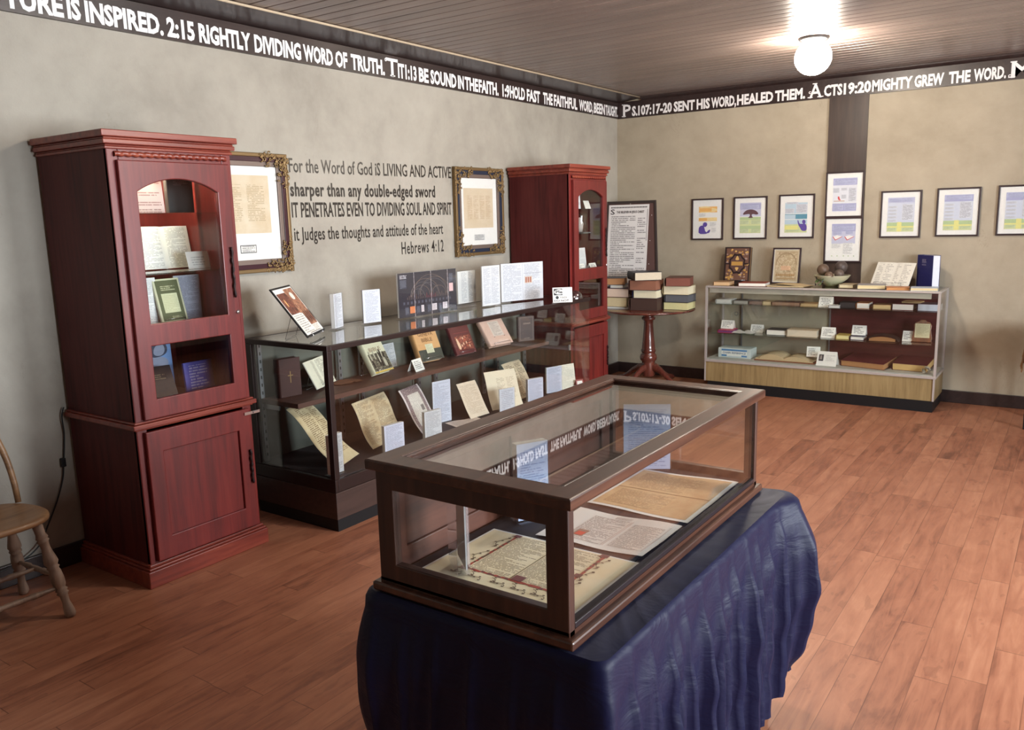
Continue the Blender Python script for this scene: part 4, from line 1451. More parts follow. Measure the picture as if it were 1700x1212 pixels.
leaf('manuscript_leaf', 'purple-bordered printed leaf, third in the floor row of the long counter', 0.616, -3.703, Z + 0.003, 103, 0.25, 0.31, 33, purple_page(), 0.009, group='parchment leaves inside the long counter', back=plain(70, 52, 60))
holder('tall bluish text card between the bordered leaf and the beige leaf', 0.551, -3.515, Z, 79, 0.159, 0.287, 0.012, doc((224, 228, 238), (122, 128, 152), 40, ((0.08, 0.92),), 73, 0.45), group='acrylic sign stands inside the long counter')
holder('small frosted card stand in front of the purple-bordered leaf', 0.786, -3.884, Z, 81, 0.141, 0.190, 0.03, D5, group='acrylic sign stands inside the long counter')
o = put('loose_sheet', 'pale loose sheet lying flat on the long counter floor', 'document', 0.682, -3.43, Z + 0.002, 70)
b = MB()
b.grid(lambda u, v: ((u - 0.5) * 0.24, (v - 0.5) * 0.16, 0.004 * sin(u * 5) ** 2), 8, 4)
b.build('sheet', doc((222, 206, 196), (150, 120, 110), 12, ((0.1, 0.9),), 74, 0.4), o)
leaf('manuscript_leaf', 'narrow beige printed leaf, fourth in the floor row of the long counter', 0.661, -3.257, Z + 0.003, 86, 0.19, 0.252, 30,
     doc((214, 200, 182), (150, 128, 110), 40, ((0.1, 0.9),), 75, 0.55, 0.08, 0.1, (204, 186, 164), 0.9), 0.004, group='parchment leaves inside the long counter')
leaf('manuscript_leaf', 'large beige leaf with one small initial, behind a clear card stand', 0.689, -2.968, Z + 0.003, 70, 0.262, 0.272, 24,
     doc((216, 204, 182), (136, 120, 102), 30, ((0.32, 0.58), (0.64, 0.9)), 76, 0.5, 0.2, 0.25), 0.008, group='parchment leaves inside the long counter')
holder('clear card stand in front of the large beige leaf', 0.772, -3.09, Z, 74, 0.139, 0.178, 0.012, doc((222, 224, 228), (140, 144, 156), 14, ((0.1, 0.9),), 77, 0.5), group='acrylic sign stands inside the long counter')
leaf('manuscript_leaf', 'dark-lined parchment leaf tilted far back, last in the floor row', 0.615, -2.585, Z + 0.003, 95, 0.27, 0.292, 36,
     doc((200, 184, 158), (92, 78, 64), 26, ((0.06, 0.48), (0.54, 0.94)), 78, 0.75, 0.06, 0.06), 0.014, group='parchment leaves inside the long counter')
holder('bluish card stand in front of the dark-lined leaf', 0.735, -2.68, Z, 71, 0.148, 0.172, 0.03, D4, group='acrylic sign stands inside the long counter')
holder('bluish text card, second from the far end of the counter floor', 0.702, -2.371, Z, 72, 0.156, 0.205, 0.02, D4, group='acrylic sign stands inside the long counter')
leaf('text_card', 'cream text card leaning at the far end of the counter floor', 0.715, -2.19, Z, 71, 0.16, 0.19, 10, doc((222, 218, 204), (150, 146, 136), 26, ((0.08, 0.92),), 79, 0.45), 0.002)
o = put('red_leaflet', 'small red and white folded leaflet at the far end of the counter floor', 'leaflet', 0.782, -2.118, Z, 66, 0)
b = MB()
b.quad((-0.04, 0, 0.0), (0.04, 0, 0.0), (0.035, 0.02, 0.066), (-0.035, 0.02, 0.066), 0)
b.quad((-0.026, 0.004, 0.016), (0.026, 0.004, 0.016), (0.024, 0.0156, 0.054), (-0.024, 0.0156, 0.054), 1)
b.quad((0.04, 0.05, 0.0), (-0.04, 0.05, 0.0), (-0.035, 0.0205, 0.066), (0.035, 0.0205, 0.066), 0)
b.build('folded_card', [plain(148, 82, 80), PAPER], o)

# ------------------------------------------------------------------ inside the near cabinet (x is depth from the wall)
CX = 0.35


def cab_sheet(name, label, x, yc, z, w, h, mat, lean=4, cat='document', rz=90, group=None, t=0.002, backm=None):
    o = put(name, label, cat, x, yc, z, rz, lean, group)
    b = MB(); b.box(-w / 2, w / 2, 0.0006, t + 0.0006, 0, h, 1); b.rect(-w / 2, w / 2, 0, h, 0, 0)
    b.build('sheet', [mat, backm or PAPER], o)
    return o


cab_sheet('display_sheet', 'white title page on the top glass shelf of the near cabinet', CX, -5.325, 1.665, 0.165, 0.20,
          doc((240, 220, 210), (150, 90, 84), 18, ((0.1, 0.95),), 81, 0.6, 0.06, 0.02, gap=0.4, word=18.0))


def black_art(b, w, h, dz, k):
    b.rect(-w * 0.3, w * 0.36, h * 0.66, h * 0.82, -0.0005, k)
    return [doc((36, 35, 36), (110, 106, 104), 4, ((0.03, 0.97),), 82, 0.7)]


book('black_book', 'upright black book on the top glass shelf of the near cabinet', CX, -5.152, 1.664, 90, 0.135, 0.195, 0.03, plain(38, 37, 38, 0.5), PAGES, art=black_art)
open_booklet('large open bible standing on the middle glass shelf of the near cabinet', CX - 0.06, -5.20, 1.399, 90, 0.275, 0.205, 10, doc((226, 226, 228), (110, 112, 124), 34, ((0.04, 0.44), (0.55, 0.94)), 83, 0.55), 0.05)
cab_sheet('small_card', 'small white card leaning on the open bible in the near cabinet', CX + 0.05, -5.118, 1.399, 0.12, 0.085, doc((236, 236, 234), (130, 130, 136), 7, ((0.2, 0.8),), 84, 0.5, 0.25, 0.2), 14, 'card')
cab_sheet('display_sheet', 'narrow white text page left of the green booklet in the near cabinet', CX, -5.372, 1.144, 0.10, 0.225, doc((234, 234, 236), (120, 124, 136), 34, ((0.08, 0.92),), 85, 0.5), 4)


def green_art(b, w, h, dz, k):
    b.rect(-w * 0.43, w * 0.43, h * 0.04, h * 0.96, -0.0005, k)
    b.rect(-w * 0.3, w * 0.3, h * 0.22, h * 0.66, -0.0008, k + 1)
    b.rect(-w * 0.3, w * 0.3, h * 0.72, h * 0.84, -0.0008, k + 2)
    b.rect(-w * 0.1, w * 0.33, h * 0.09, h * 0.14, -0.0008, k + 2)
    return [plain(88, 92, 64, 0.5), doc((206, 206, 172), (160, 160, 126), 12, ((0.03, 0.97),), 86, 0.5), doc((88, 92, 64), (206, 204, 170), 3, ((0.05, 0.95),), 87, 0.8)]


book('green_booklet', 'green and cream booklet leaning on the lower glass-lit shelf of the near cabinet', CX + 0.03, -5.262, 1.144, 94, 0.145, 0.212, 0.012, plain(198, 196, 170, 0.5), PAGES_W, lean=14, art=green_art, easel='small silver easel under the green and cream booklet', size=0.07)
holder('acrylic stand with a text page right of the green booklet in the near cabinet', CX - 0.04, -5.135, 1.144, 90, 0.15, 0.225, 0.012, doc((222, 224, 238), (112, 116, 140), 32, ((0.08, 0.92),), 88, 0.5))


def pray_picture(b, w, h, dz, k):
    y = -0.0005
    b.poly(blob([(-0.06, 0.20), (-0.02, 0.10), (0.05, 0.085), (0.1, 0.11), (0.085, 0.15), (0.0, 0.16), (0.02, 0.19), (-0.02, 0.225)]), y, k)
    b.poly(blob([(0.0, 0.16), (0.02, 0.225), (0.08, 0.232), (0.10, 0.19), (0.085, 0.16), (0.03, 0.15)]), y - 0.0003, k + 1)
    b.poly(blob([(0.015, 0.165), (0.03, 0.21), (0.075, 0.218), (0.085, 0.18), (0.06, 0.155)]), y - 0.0006, k)
    b.poly(blob([(-0.11, 0.15), (-0.07, 0.13), (-0.06, 0.16), (-0.1, 0.18)]), y - 0.0003, k + 2)
    b.poly(blob([(-0.03, 0.0), (0.1, 0.0), (0.1, 0.085), (0.03, 0.1), (-0.02, 0.07)]), y - 0.0003, k + 1)
    return [plain(128, 134, 158, 0.5), plain(34, 38, 66, 0.5), plain(214, 220, 236, 0.5)]


o = put('picture_card', 'blue-toned picture of a bowed praying figure in the lower window of the near cabinet', 'picture', 0.26, -5.335, 0.7632, 90, 3)
b = MB(); b.box(-0.125, 0.115, 0.0006, 0.004, 0, 0.31, 0); b.rect(-0.125, 0.115, 0, 0.31, 0, 1)
b.M = Matrix.Translation((0, 0, 0.06))
mats = pray_picture(b, 0.24, 0.25, 0, 2)
b.build('print', [PAPER, plain(104, 136, 188, 0.5)] + mats, o)


def gilt_lines(b, w, h, dz, k):
    b.rect(-w * 0.3, w * 0.3, dz + h * 0.62, dz + h * 0.78, -0.0005, k)
    return [doc((28, 28, 30), (140, 128, 104), 3, ((0.05, 0.95),), 89, 0.6)]


book('black_book', 'black book leaning at the left of the lower window of the near cabinet', 0.40, -5.375, 0.7632, 78, 0.15, 0.19, 0.03, plain(30, 29, 32, 0.45), PAGES, lean=30, art=gilt_lines)


def blue_art(b, w, h, dz, k):
    b.rect(-w * 0.4, w * 0.4, dz + h * 0.06, dz + h * 0.94, -0.0005, k)
    return [doc((62, 66, 150), (168, 168, 196), 11, ((0.08, 0.92),), 90, 0.65, word=12.0)]


book('blue_book', 'blue book with pale lettering in the lower window of the near cabinet', 0.36, -5.142, 0.7632, 90, 0.16, 0.176, 0.014, plain(62, 66, 150, 0.45), PAGES_W, lean=6, art=blue_art)

# ------------------------------------------------------------------ inside the far cabinet
cab_sheet('display_sheet', 'pale page on the top shelf of the far cabinet', 0.50, -1.68, 1.662, 0.16, 0.145, doc((214, 218, 226), (140, 146, 160), 14, ((0.08, 0.92),), 91, 0.5), 4)
cab_sheet('small_card', 'small cream card leaning on the top shelf of the far cabinet', 0.50, -1.475, 1.662, 0.09, 0.07, PAPER, 20, 'card')
o = put('clear_jar', 'shiny clear wrapped bundle on the second shelf of the far cabinet', 'bundle', 0.47, -1.585, 1.462)
b = MB(); b.lathe([(0.06, 0.012), (0.072, 0.05), (0.064, 0.1), (0.075, 0.14), (0.072, 0.16), (0.03, 0.164)], 20)
b.build('clear_wrap', glass_mat('wrap_film', (0.86, 0.84, 0.84), 0.12, 0.05), o)
b = MB(); b.lathe([(0.03, 0.012), (0.04, 0.08), (0.02, 0.13)], 14); b.build('bundle_core', plain(226, 222, 218), o)
b = MB(); b.box(-0.08, 0.08, -0.06, 0.06, 0, 0.011); b.build('stand_base', STEEL, o)
book('small_album', 'small dark grey album standing behind the white pages in the far cabinet', 0.42, -1.60, 1.144, 90, 0.14, 0.27, 0.03, plain(60, 62, 66), PAGES, lean=6)
cab_sheet('display_sheet', 'tall white page on the lower shelf of the far cabinet', 0.47, -1.63, 1.144, 0.14, 0.25, doc((220, 222, 226), (150, 152, 160), 24, ((0.08, 0.92),), 92, 0.4), 4)
cab_sheet('display_sheet', 'shorter white page overlapping the tall page in the far cabinet', 0.495, -1.575, 1.144, 0.16, 0.20, doc((226, 228, 230), (160, 162, 168), 20, ((0.08, 0.92),), 93, 0.4), 6)
tent_card('white tent card at the left on the lower shelf of the far cabinet', 0.535, -1.675, 1.1435, 90, 0.10, 0.075, 12)
tent_card('white tent card at the right on the lower shelf of the far cabinet', 0.53, -1.475, 1.1435, 90, 0.11, 0.07, 13)
# ------------------------------------------------------------------ draped table and the walnut case on it
TX0, TX1, TY0, TY1, TZ = 2.575, 3.225, -6.235, -5.03, 0.722
t = thing('folding_table', 'folding table with slim dark legs, hidden under the navy satin cloth', 'table', ((TX0 + TX1) / 2, (TY0 + TY1) / 2, 0))
hx, hy = (TX1 - TX0) / 2, (TY1 - TY0) / 2
b = MB(); b.box(-hx + 0.016, hx - 0.016, -hy + 0.016, hy - 0.016, TZ - 0.03, TZ); b.build('tabletop', plain(90, 84, 76), t, 0.006)
for sx in (-1, 1):
    for sy in (-1, 1):
        b = MB()
        b.tube([(sx * (hx - 0.06), sy * (hy - 0.08), TZ - 0.03), (sx * (hx - 0.03), sy * (hy - 0.035), 0.012), (sx * (hx - 0.03), sy * (hy - 0.035), 0.0)], [0.013, 0.012, 0.013], 10)
        b.build('leg', plain(44, 42, 46, 0.35, 0.4), t)


def cloth_outline(s):
    """point and outward direction at perimeter fraction s of the rounded table edge"""
    r = 0.03
    sx, sy = hx - r, hy - r
    segs = [('l', (-sx, -hy), (sx, -hy)), ('c', (sx, -sy), -pi / 2), ('l', (hx, -sy), (hx, sy)), ('c', (sx, sy), 0), ('l', (sx, hy), (-sx, hy)), ('c', (-sx, sy), pi / 2), ('l', (-hx, sy), (-hx, -sy)), ('c', (-sx, -sy), pi)]
    lens = [math.dist(q[1], q[2]) if q[0] == 'l' else r * pi / 2 for q in segs]
    d = s * sum(lens)
    for q, ln in zip(segs, lens):
        if d <= ln:
            if q[0] == 'l':
                k = d / ln
                p = (q[1][0] + (q[2][0] - q[1][0]) * k, q[1][1] + (q[2][1] - q[1][1]) * k)
                v = ((q[2][1] - q[1][1]) / ln, -(q[2][0] - q[1][0]) / ln)
                return p, v
            a = q[2] + pi / 2 * d / ln
            return (q[1][0] + r * cos(a), q[1][1] + r * sin(a)), (cos(a), sin(a))
        d -= ln
    return segs[0][1], (0, -1)


CLZ = TZ + 0.003
rnd = random.Random(11)
PH_ = [rnd.random() * 6.28 for _ in range(12)]
NU, NV = 420, 46
rows = []
for j in range(NV + 1):
    v = j / NV
    row = []
    for i in range(NU):
        s = i / NU
        (px, py), (vx, vy) = cloth_outline(s)
        drop = v ** 1.15
        # vertical pleats, different on each side; the front hangs nearly flat
        side = max(0.0, vx)
        amp = (0.003 + 0.021 * side + 0.005 * abs(vy)) * min(1, v * 2.2)
        wv = 1.5 * (1 - abs(sin(s * pi * 37 + PH_[0] + 0.5 * sin(s * 29)))) ** 2.5 + 0.9 * (1 - abs(sin(s * pi * 23 + PH_[1] + 0.25 * v))) ** 3 - 0.5 + 0.25 * sin(s * 2 * pi * 9 + PH_[2])
        fold = amp * wv + 0.0025 * sin(v * 31 + s * 130) * side + 0.003 * sin(v * 17 + s * 60 + PH_[3]) * min(1, 3 * v)
        out = 0.006 + 0.02 * min(1, v * 4) + fold
        z = CLZ - 0.66 * v - 0.004 * (1 - v)
        if v < 0.06:
            k = v / 0.06
            out = 0.012 * sin(k * pi / 2) + amp * wv * k
            z = CLZ - 0.03 * (1 - cos(k * pi / 2))
        # the far right corner of the cloth swings out as a loose ear, then tucks back
        dx, dy = px - hx, py - hy
        near = math.exp(-(dx * dx + dy * dy) / (2 * 0.065 ** 2))
        ear = near * (0.088 * sin(min(1.0, v ** 0.72 * 1.02) * pi) ** 0.8)
        out += ear
        nl = math.exp(-((px + hx) ** 2 + (py + hy) ** 2) / (2 * 0.09 ** 2))
        out += nl * 0.025 * sin(min(1, v * 1.6) * pi)
        hem = 0.025 * sin(s * 2 * pi * 9 + 1.0) * v ** 4 + near * 0.10 * v ** 3
        row.append((px + vx * out, py + vy * out, z + hem))
    rows.append(row)
b = MB()
vs = [p for row in rows for p in row]
fs = []
for j in range(NV):
    for i in range(NU):
        k = (i + 1) % NU
        fs.append((j * NU + i, (j + 1) * NU + i, (j + 1) * NU + k, j * NU + k))
b.add(vs, fs, 0, True)
top = [(p[0], p[1], CLZ) for p in rows[0]]
rings = 6
tv, tf = [], []
for q in range(rings + 1):
    k = 1 - q / rings * 0.985
    for i, p in enumerate(rows[0]):
        w_ = 0.0014 * sin(i * 0.55 + q * 0.8) * (1 if 0 < q < 3 else 0)
        tv.append((p[0] * k, p[1] * k, rows[0][i][2] * (q == 0) + (CLZ + max(0, w_)) * (q > 0)))
for q in range(rings):
    for i in range(NU):
        k = (i + 1) % NU
        tf.append((q * NU + i, q * NU + k, (q + 1) * NU + k, (q + 1) * NU + i))
tf.append(tuple(rings * NU + i for i in range(NU)))
b.add(tv, tf, 0, True)
tag(b.build('tablecloth', NAVY_SATIN, None, 0, 2, ((TX0 + TX1) / 2, (TY0 + TY1) / 2, 0)), 'navy satin cloth draped in pleats over the table under the walnut case', 'tablecloth')

KX0, KX1, KY0, KY1, KZ0, KZ1 = 2.612, 3.140, -6.222, -5.070, 0.7285, 1.055
t = thing('tabletop_case', 'walnut and glass tabletop case of manuscripts on the navy draped table', 'display case', (KX0, KY0, KZ0))
W, L, H = KX1 - KX0, KY1 - KY0, KZ1 - KZ0
b = MB()
b.box(-0.016, W + 0.016, -0.014, L + 0.014, 0, 0.022)
b.build('base_molding', WALNUT_Y, t, 0.005, 2)
b = MB(); b.box(0.0, W, 0.0, L, 0.022, 0.032); b.build('bottom_board', WALNUT_Y, t)
b = MB(); b.box(0.03, W - 0.045, 0.026, L - 0.026, 0.032, 0.036); b.build('liner', LINER, t)
b = MB()
b.plate([[(0, 0.022), (W, 0.022), (W, H - 0.026), (0, H - 0.026)], [(0.052, 0.072), (0.052, H - 0.072), (W - 0.055, H - 0.072), (W - 0.055, 0.072)]], 0.024, face_at(0, 0, 0.012), 0, 0.003)
b.build('front_frame', WALNUT_Z, t)
b = MB()
b.plate([[(0, 0.022), (W, 0.022), (W, H - 0.026), (0, H - 0.026)], [(0.030, 0.060), (0.030, H - 0.045), (W - 0.035, H - 0.045), (W - 0.035, 0.060)]], 0.022, face_at(0, 0, L - 0.011), 0, 0.003)
b.build('rear_frame', WALNUT_Z, t)
b = MB(); b.box(0.053, W - 0.056, 0.009, 0.013, 0.071, H - 0.071); b.build('front_glass', GLASS, t)
b = MB(); b.box(0.031, W - 0.036, L - 0.013, L - 0.009, 0.059, H - 0.044); b.build('rear_glass', GLASS, t)
b = MB(); b.box(W - 0.022, W, 0.0245, L - 0.0225, 0.032, 0.046); b.build('side_rail', plain(40, 32, 34, 0.25), t, 0.002)
b = MB(); b.box(W - 0.010, W - 0.006, 0.0245, L - 0.0225, 0.046, H - 0.026); b.build('side_glass', GLASS, t)
b = MB()
RX = Mx((0, 0, 0), (0, 1, 0), (0, 0, 1), (1, 0, 0))
b.plate([[(0.0245, 0.032), (L - 0.0225, 0.032), (L - 0.0225, H - 0.026), (0.0245, H - 0.026)],
         [(0.08, 0.085), (0.08, H - 0.07), (L / 2 - 0.04, H - 0.07), (L / 2 - 0.04, 0.085)],
         [(L / 2 + 0.04, 0.085), (L / 2 + 0.04, H - 0.07), (L - 0.08, H - 0.07), (L - 0.08, 0.085)]], 0.016, Matrix.Translation((0.010, 0, 0)) @ RX, 0, 0.003)
b.box(0.004, 0.009, 0.07, L - 0.07, 0.075, H - 0.06)
tag(b.build('back_doors', PANEL_WOOD, t), 'panelled wooden side with two recessed panels')
b = MB()
XY = Mx((0, 0, 0), (1, 0, 0), (0, 1, 0), (0, 0, 1))
o_ = 0.016
b.plate([[(-o_, -o_), (W + o_, -o_), (W + o_, L + o_), (-o_, L + o_)], [(0.046, 0.048), (0.046, L - 0.046), (W - 0.040, L - 0.046), (W - 0.040, 0.048)]], 0.026, Matrix.Translation((0, 0, H - 0.013)), 0, 0.004)
lid = b.build('lid_frame', WALNUT_Y, t)
b = MB()
q = (0.046, W - 0.040, 0.048, L - 0.046)
for x0_, x1_, y0_, y1_ in ((q[0], q[1], q[2], q[2] + 0.006), (q[0], q[1], q[3] - 0.006, q[3]), (q[0], q[0] + 0.006, q[2] + 0.006, q[3] - 0.006), (q[1] - 0.006, q[1], q[2] + 0.006, q[3] - 0.006)):
    b.box(x0_, x1_, y0_, y1_, H - 0.010, H - 0.002)
b.build('glazing_bead', WALNUT_X, lid, 0.002)
b = MB(); b.box(q[0] - 0.003, q[1] + 0.003, -0.003, q[3] - q[2] + 0.003, 0, 0.004); b.build('lid_glass', LID_GLASS, t, loc=(0, q[2], H - 0.0205), rot=(radians(0.28), 0, 0))

DK = KZ0 + 0.0365


def flat_page(label, pts, z, mats_fn, wave=0.0, group='manuscript pages inside the walnut case'):
    """page lying in the case from its four corners (near-left, near-right, far-right, far-left), drawn in its own uv"""
    cx = sum(p[0] for p in pts) / 4
    cy = sum(p[1] for p in pts) / 4
    o = thing('manuscript_page', label, 'document', (cx, cy, z), 0, group)
    P_ = [Vector((p[0] - cx, p[1] - cy)) for p in pts]

    def at(u, v, lift=0.0):
        a = P_[0].lerp(P_[1], u)
        c = P_[3].lerp(P_[2], u)
        p = a.lerp(c, v)
        return (p.x, p.y, 0.002 + lift + wave * (0.5 + 0.5 * sin(u * 7 + v * 2)) * (0.4 + 0.6 * abs(2 * v - 1)))
    b = MB()
    mats = mats_fn(b, at)
    b.build('sheet', mats, o)
    return o


def patch(b, at, u0, u1, v0, v1, lift, m, n=10):
    b.grid(lambda u, v: at(u0 + (u1 - u0) * u, v0 + (v1 - v0) * v, lift), n, n, m)


def vine(b, at, u, v, du, dv, m, lift, s=1.0):
    """curling stem with little leaves"""
    P_ = []
    for i in range(15):
        a = i / 14
        P_.append((u + du * a + 0.018 * s * sin(a * 9), v + dv * a + 0.016 * s * cos(a * 8)))
    for (a0, c0), (a1, c1) in zip(P_, P_[1:]):
        tx, ty = a1 - a0, c1 - c0
        ln = math.hypot(tx, ty) or 1
        nx, ny = -ty / ln * 0.0028, tx / ln * 0.0028
        b.quad(at(a0 - nx, c0 - ny, lift), at(a1 - nx, c1 - ny, lift), at(a1 + nx, c1 + ny, lift), at(a0 + nx, c0 + ny, lift), m)
    for i in range(1, 15, 2):
        a0, c0 = P_[i]
        r = 0.011 * s
        w0 = i * 1.3
        ring = [(a0 + cos(w0) * r + r * 0.8 * cos(k * pi / 3), c0 + sin(w0) * r + r * 0.6 * sin(k * pi / 3)) for k in range(6)]
        b.add([at(x, y, lift + 0.0002) for x, y in ring], [tuple(range(6))], m)


def page_border(b, at):
    patch(b, at, 0, 1, 0, 1, 0.0, 0, 14)
    patch(b, at, 0.015, 0.985, 0.02, 0.98, 0.0004, 1, 14)
    full = at
    at = lambda u, v, l=0.0: full(0.12 + 0.74 * u, 0.10 + 0.90 * v, l)
    patch(b, at, 0.14, 0.50, 0.22, 0.955, 0.0008, 2)
    patch(b, at, 0.53, 0.89, 0.22, 0.955, 0.0008, 2)
    rr = random.Random(4)
    for i in range(26):      # broken red and plum bars round the text
        u = 0.11 + 0.80 * i / 26
        patch(b, at, u, u + 0.031, 0.175 + 0.012 * rr.random(), 0.205 + 0.012 * rr.random(), 0.0009 + 0.00002 * i, 3 if rr.random() < 0.6 else 4, 1)
    for i in range(30):
        v = 0.18 + 0.78 * i / 30
        patch(b, at, 0.905 + 0.006 * rr.random(), 0.928 + 0.008 * rr.random(), v, v + 0.026, 0.0009 + 0.00002 * i, 3 if rr.random() < 0.5 else 4, 1)
        patch(b, at, 0.105 + 0.006 * rr.random(), 0.125 + 0.006 * rr.random(), v, v + 0.026, 0.0009 + 0.00002 * i, 3 if rr.random() < 0.5 else 5, 1)
        patch(b, at, 0.512, 0.518, v, v + 0.026, 0.0009, 5, 1)
    for (u0, v0, u1, v1, m) in ((0.08, 0.16, 0.15, 0.21, 4), (0.88, 0.15, 0.95, 0.22, 4), (0.885, 0.5, 0.945, 0.56, 4), (0.53, 0.20, 0.62, 0.29, 4), (0.88, 0.93, 0.95, 0.985, 4), (0.09, 0.92, 0.15, 0.97, 4)):
        patch(b, at, u0, u1, v0, v1, 0.0020, m, 2)
    for (u, v, du, dv) in ((0.2, 0.14, 0.12, -0.05), (0.4, 0.13, 0.13, -0.04), (0.58, 0.13, 0.14, -0.05), (0.76, 0.13, 0.12, -0.05), (0.95, 0.2, 0.025, 0.14), (0.95, 0.42, 0.02, 0.14), (0.95, 0.68, 0.02, 0.14), (0.06, 0.3, 0.01, 0.16), (0.06, 0.62, 0.01, 0.16), (0.06, 0.13, 0.08, -0.04)):
        vine(b, at, u, v, du * 1.1, dv * 1.7, 5, 0.0022, 1.35)
    return [PAPER, doc((236, 224, 194), (236, 224, 194), 4, ((0.0, 0.01),), 101, 0.0, 0, 0, (222, 202, 160), 0.9),
            doc((234, 222, 194), (104, 84, 66), 36, ((0.0, 1.0),), 102, 0.8, 0.0, 0.0, (218, 200, 162), 0.9), plain(158, 62, 50, 0.6), plain(112, 60, 62, 0.6), plain(84, 62, 46, 0.6)]


flat_page('parchment page with a red and vine border, nearest page in the walnut case', [(2.675, -6.180), (3.112, -6.185), (3.112, -5.845), (2.675, -5.845)], DK, page_border, 0.0)


def page_open(b, at):
    patch(b, at, 0, 1, 0, 1, 0.0, 0, 14)
    patch(b, at, 0.22, 0.56, 0.10, 0.86, 0.0005, 1)
    patch(b, at, 0.63, 0.92, 0.12, 0.80, 0.0005, 2)
    patch(b, at, 0.40, 0.56, 0.88, 0.95, 0.0005, 1, 4)
    patch(b, at, 0.26, 0.36, 0.2, 0.40, 0.0009, 3, 3)
    patch(b, at, 0.28, 0.35, 0.22, 0.33, 0.0013, 4, 3)
    for u in (0.575, 0.592, 0.945):
        patch(b, at, u, u + 0.004, 0.1, 0.86, 0.0009, 5, 6)
    return [doc((226, 220, 214), (226, 220, 214), 4, ((0.0, 0.01),), 103, 0.0), doc((218, 208, 200), (112, 96, 92), 30, ((0.0, 1.0),), 104, 0.75, 0.0, 0.0),
            doc((222, 214, 206), (110, 98, 94), 30, ((0.0, 1.0),), 105, 0.75, 0.0, 0.0), plain(150, 112, 96, 0.6), plain(206, 72, 52, 0.6), plain(198, 164, 150, 0.6)]


flat_page('white printed double page with a red initial, middle of the walnut case', [(2.80, -5.83), (3.105, -5.815), (3.108, -5.575), (2.80, -5.59)], DK, page_open, 0.006)


def page_brown(b, at):
    patch(b, at, 0, 1, 0, 1, 0.0, 0, 14)
    patch(b, at, 0.03, 0.955, 0.04, 0.965, 0.0005, 1, 14)
    for u0, v0, u1, v1 in ((0.1, 0.10, 0.66, 0.44), (0.1, 0.54, 0.72, 0.90)):
        patch(b, at, u0, u1, v0, v1, 0.0009, 2, 12)
    patch(b, at, 0.03, 0.955, 0.485, 0.497, 0.0009, 3, 8)
    return [PAPER, doc((220, 188, 144), (220, 188, 144), 4, ((0.0, 0.01),), 106, 0.0, 0, 0, (188, 144, 98), 0.95),
            doc((218, 186, 142), (146, 110, 76), 22, ((0.0, 1.0),), 107, 0.7, 0.0, 0.0, (194, 154, 108), 0.95), plain(150, 108, 68, 0.7)]


flat_page('large browned parchment page at the far end of the walnut case', [(2.79, -5.535), (3.110, -5.545), (3.106, -5.135), (2.79, -5.16)], DK, page_brown, 0.003)
D_BLUE_LIT = doc((196, 206, 232), (104, 122, 172), 30, ((0.1, 0.92),), 111, 0.6, 0.08, 0.05)  # blue of the light on these sheets put into the paper colour
holder('acrylic stand with a blue-lit text sheet in the middle of the walnut case', 2.735, -5.735, DK + 0.0005, 62, 0.105, 0.228, 0.035, D_BLUE_LIT, group='blue-lit text sheets standing in the walnut case')
holder('acrylic stand with a blue-lit text sheet at the far end of the walnut case', 2.806, -5.165, DK + 0.0005, 30, 0.160, 0.228, 0.012, D_BLUE_LIT, group='blue-lit text sheets standing in the walnut case')
o = put('acrylic_sign_holder', 'clear acrylic holder seen edge-on at the near end of the walnut case', 'sign holder', 2.765, -6.085, DK + 0.004, 140)
b = MB()
b.box(-0.055, 0.055, 0, 0.002, 0.001, 0.19); b.box(-0.055, 0.055, 0.03, 0.032, 0.001, 0.19); b.box(-0.055, 0.055, 0.002, 0.03, 0.001, 0.004); b.box(-0.055, -0.053, 0.002, 0.03, 0.004, 0.19)
b.build('clear_stand', ACRYLIC, o)
b = MB(); b.box(-0.050, 0.050, 0.006, 0.010, 0.012, 0.186); b.rect(-0.05, 0.05, 0.012, 0.186, 0.0055, 1)
b.build('printed_sheet', [plain(196, 190, 186), doc((214, 196, 190), (130, 92, 90), 18, ((0.08, 0.92),), 112, 0.6)], o)
o = put('curled_sheet', 'curled white sheet edge beside the far blue-lit text sheet', 'document', 2.70, -5.215, DK, 20)
b = MB(); b.grid(lambda u, v: ((u - 0.5) * 0.12, (v - 0.5) * 0.07, 0.002 + 0.022 * sin(u * pi) ** 2 * (1 - v * 0.6)), 10, 5)
b.build('sheet', PAPER, o)

# ------------------------------------------------------------------ worn wooden chair at the left edge
CHX, CHY = 0.36, -6.185
t = thing('windsor_chair', 'worn bow-back wooden chair with turned legs against the left wall', 'chair', (CHX, CHY, 0))


def seat_pt(a, k, z):
    sx, sy = 0.20, 0.215
    c, s = cos(a), sin(a)
    e = 0.72
    x = sx * math.copysign(abs(c) ** e, c)
    y = sy * math.copysign(abs(s) ** e, s) * (1.0 - 0.10 * (x < 0) * abs(x) / sx)
    return (x * k, y * k, z)


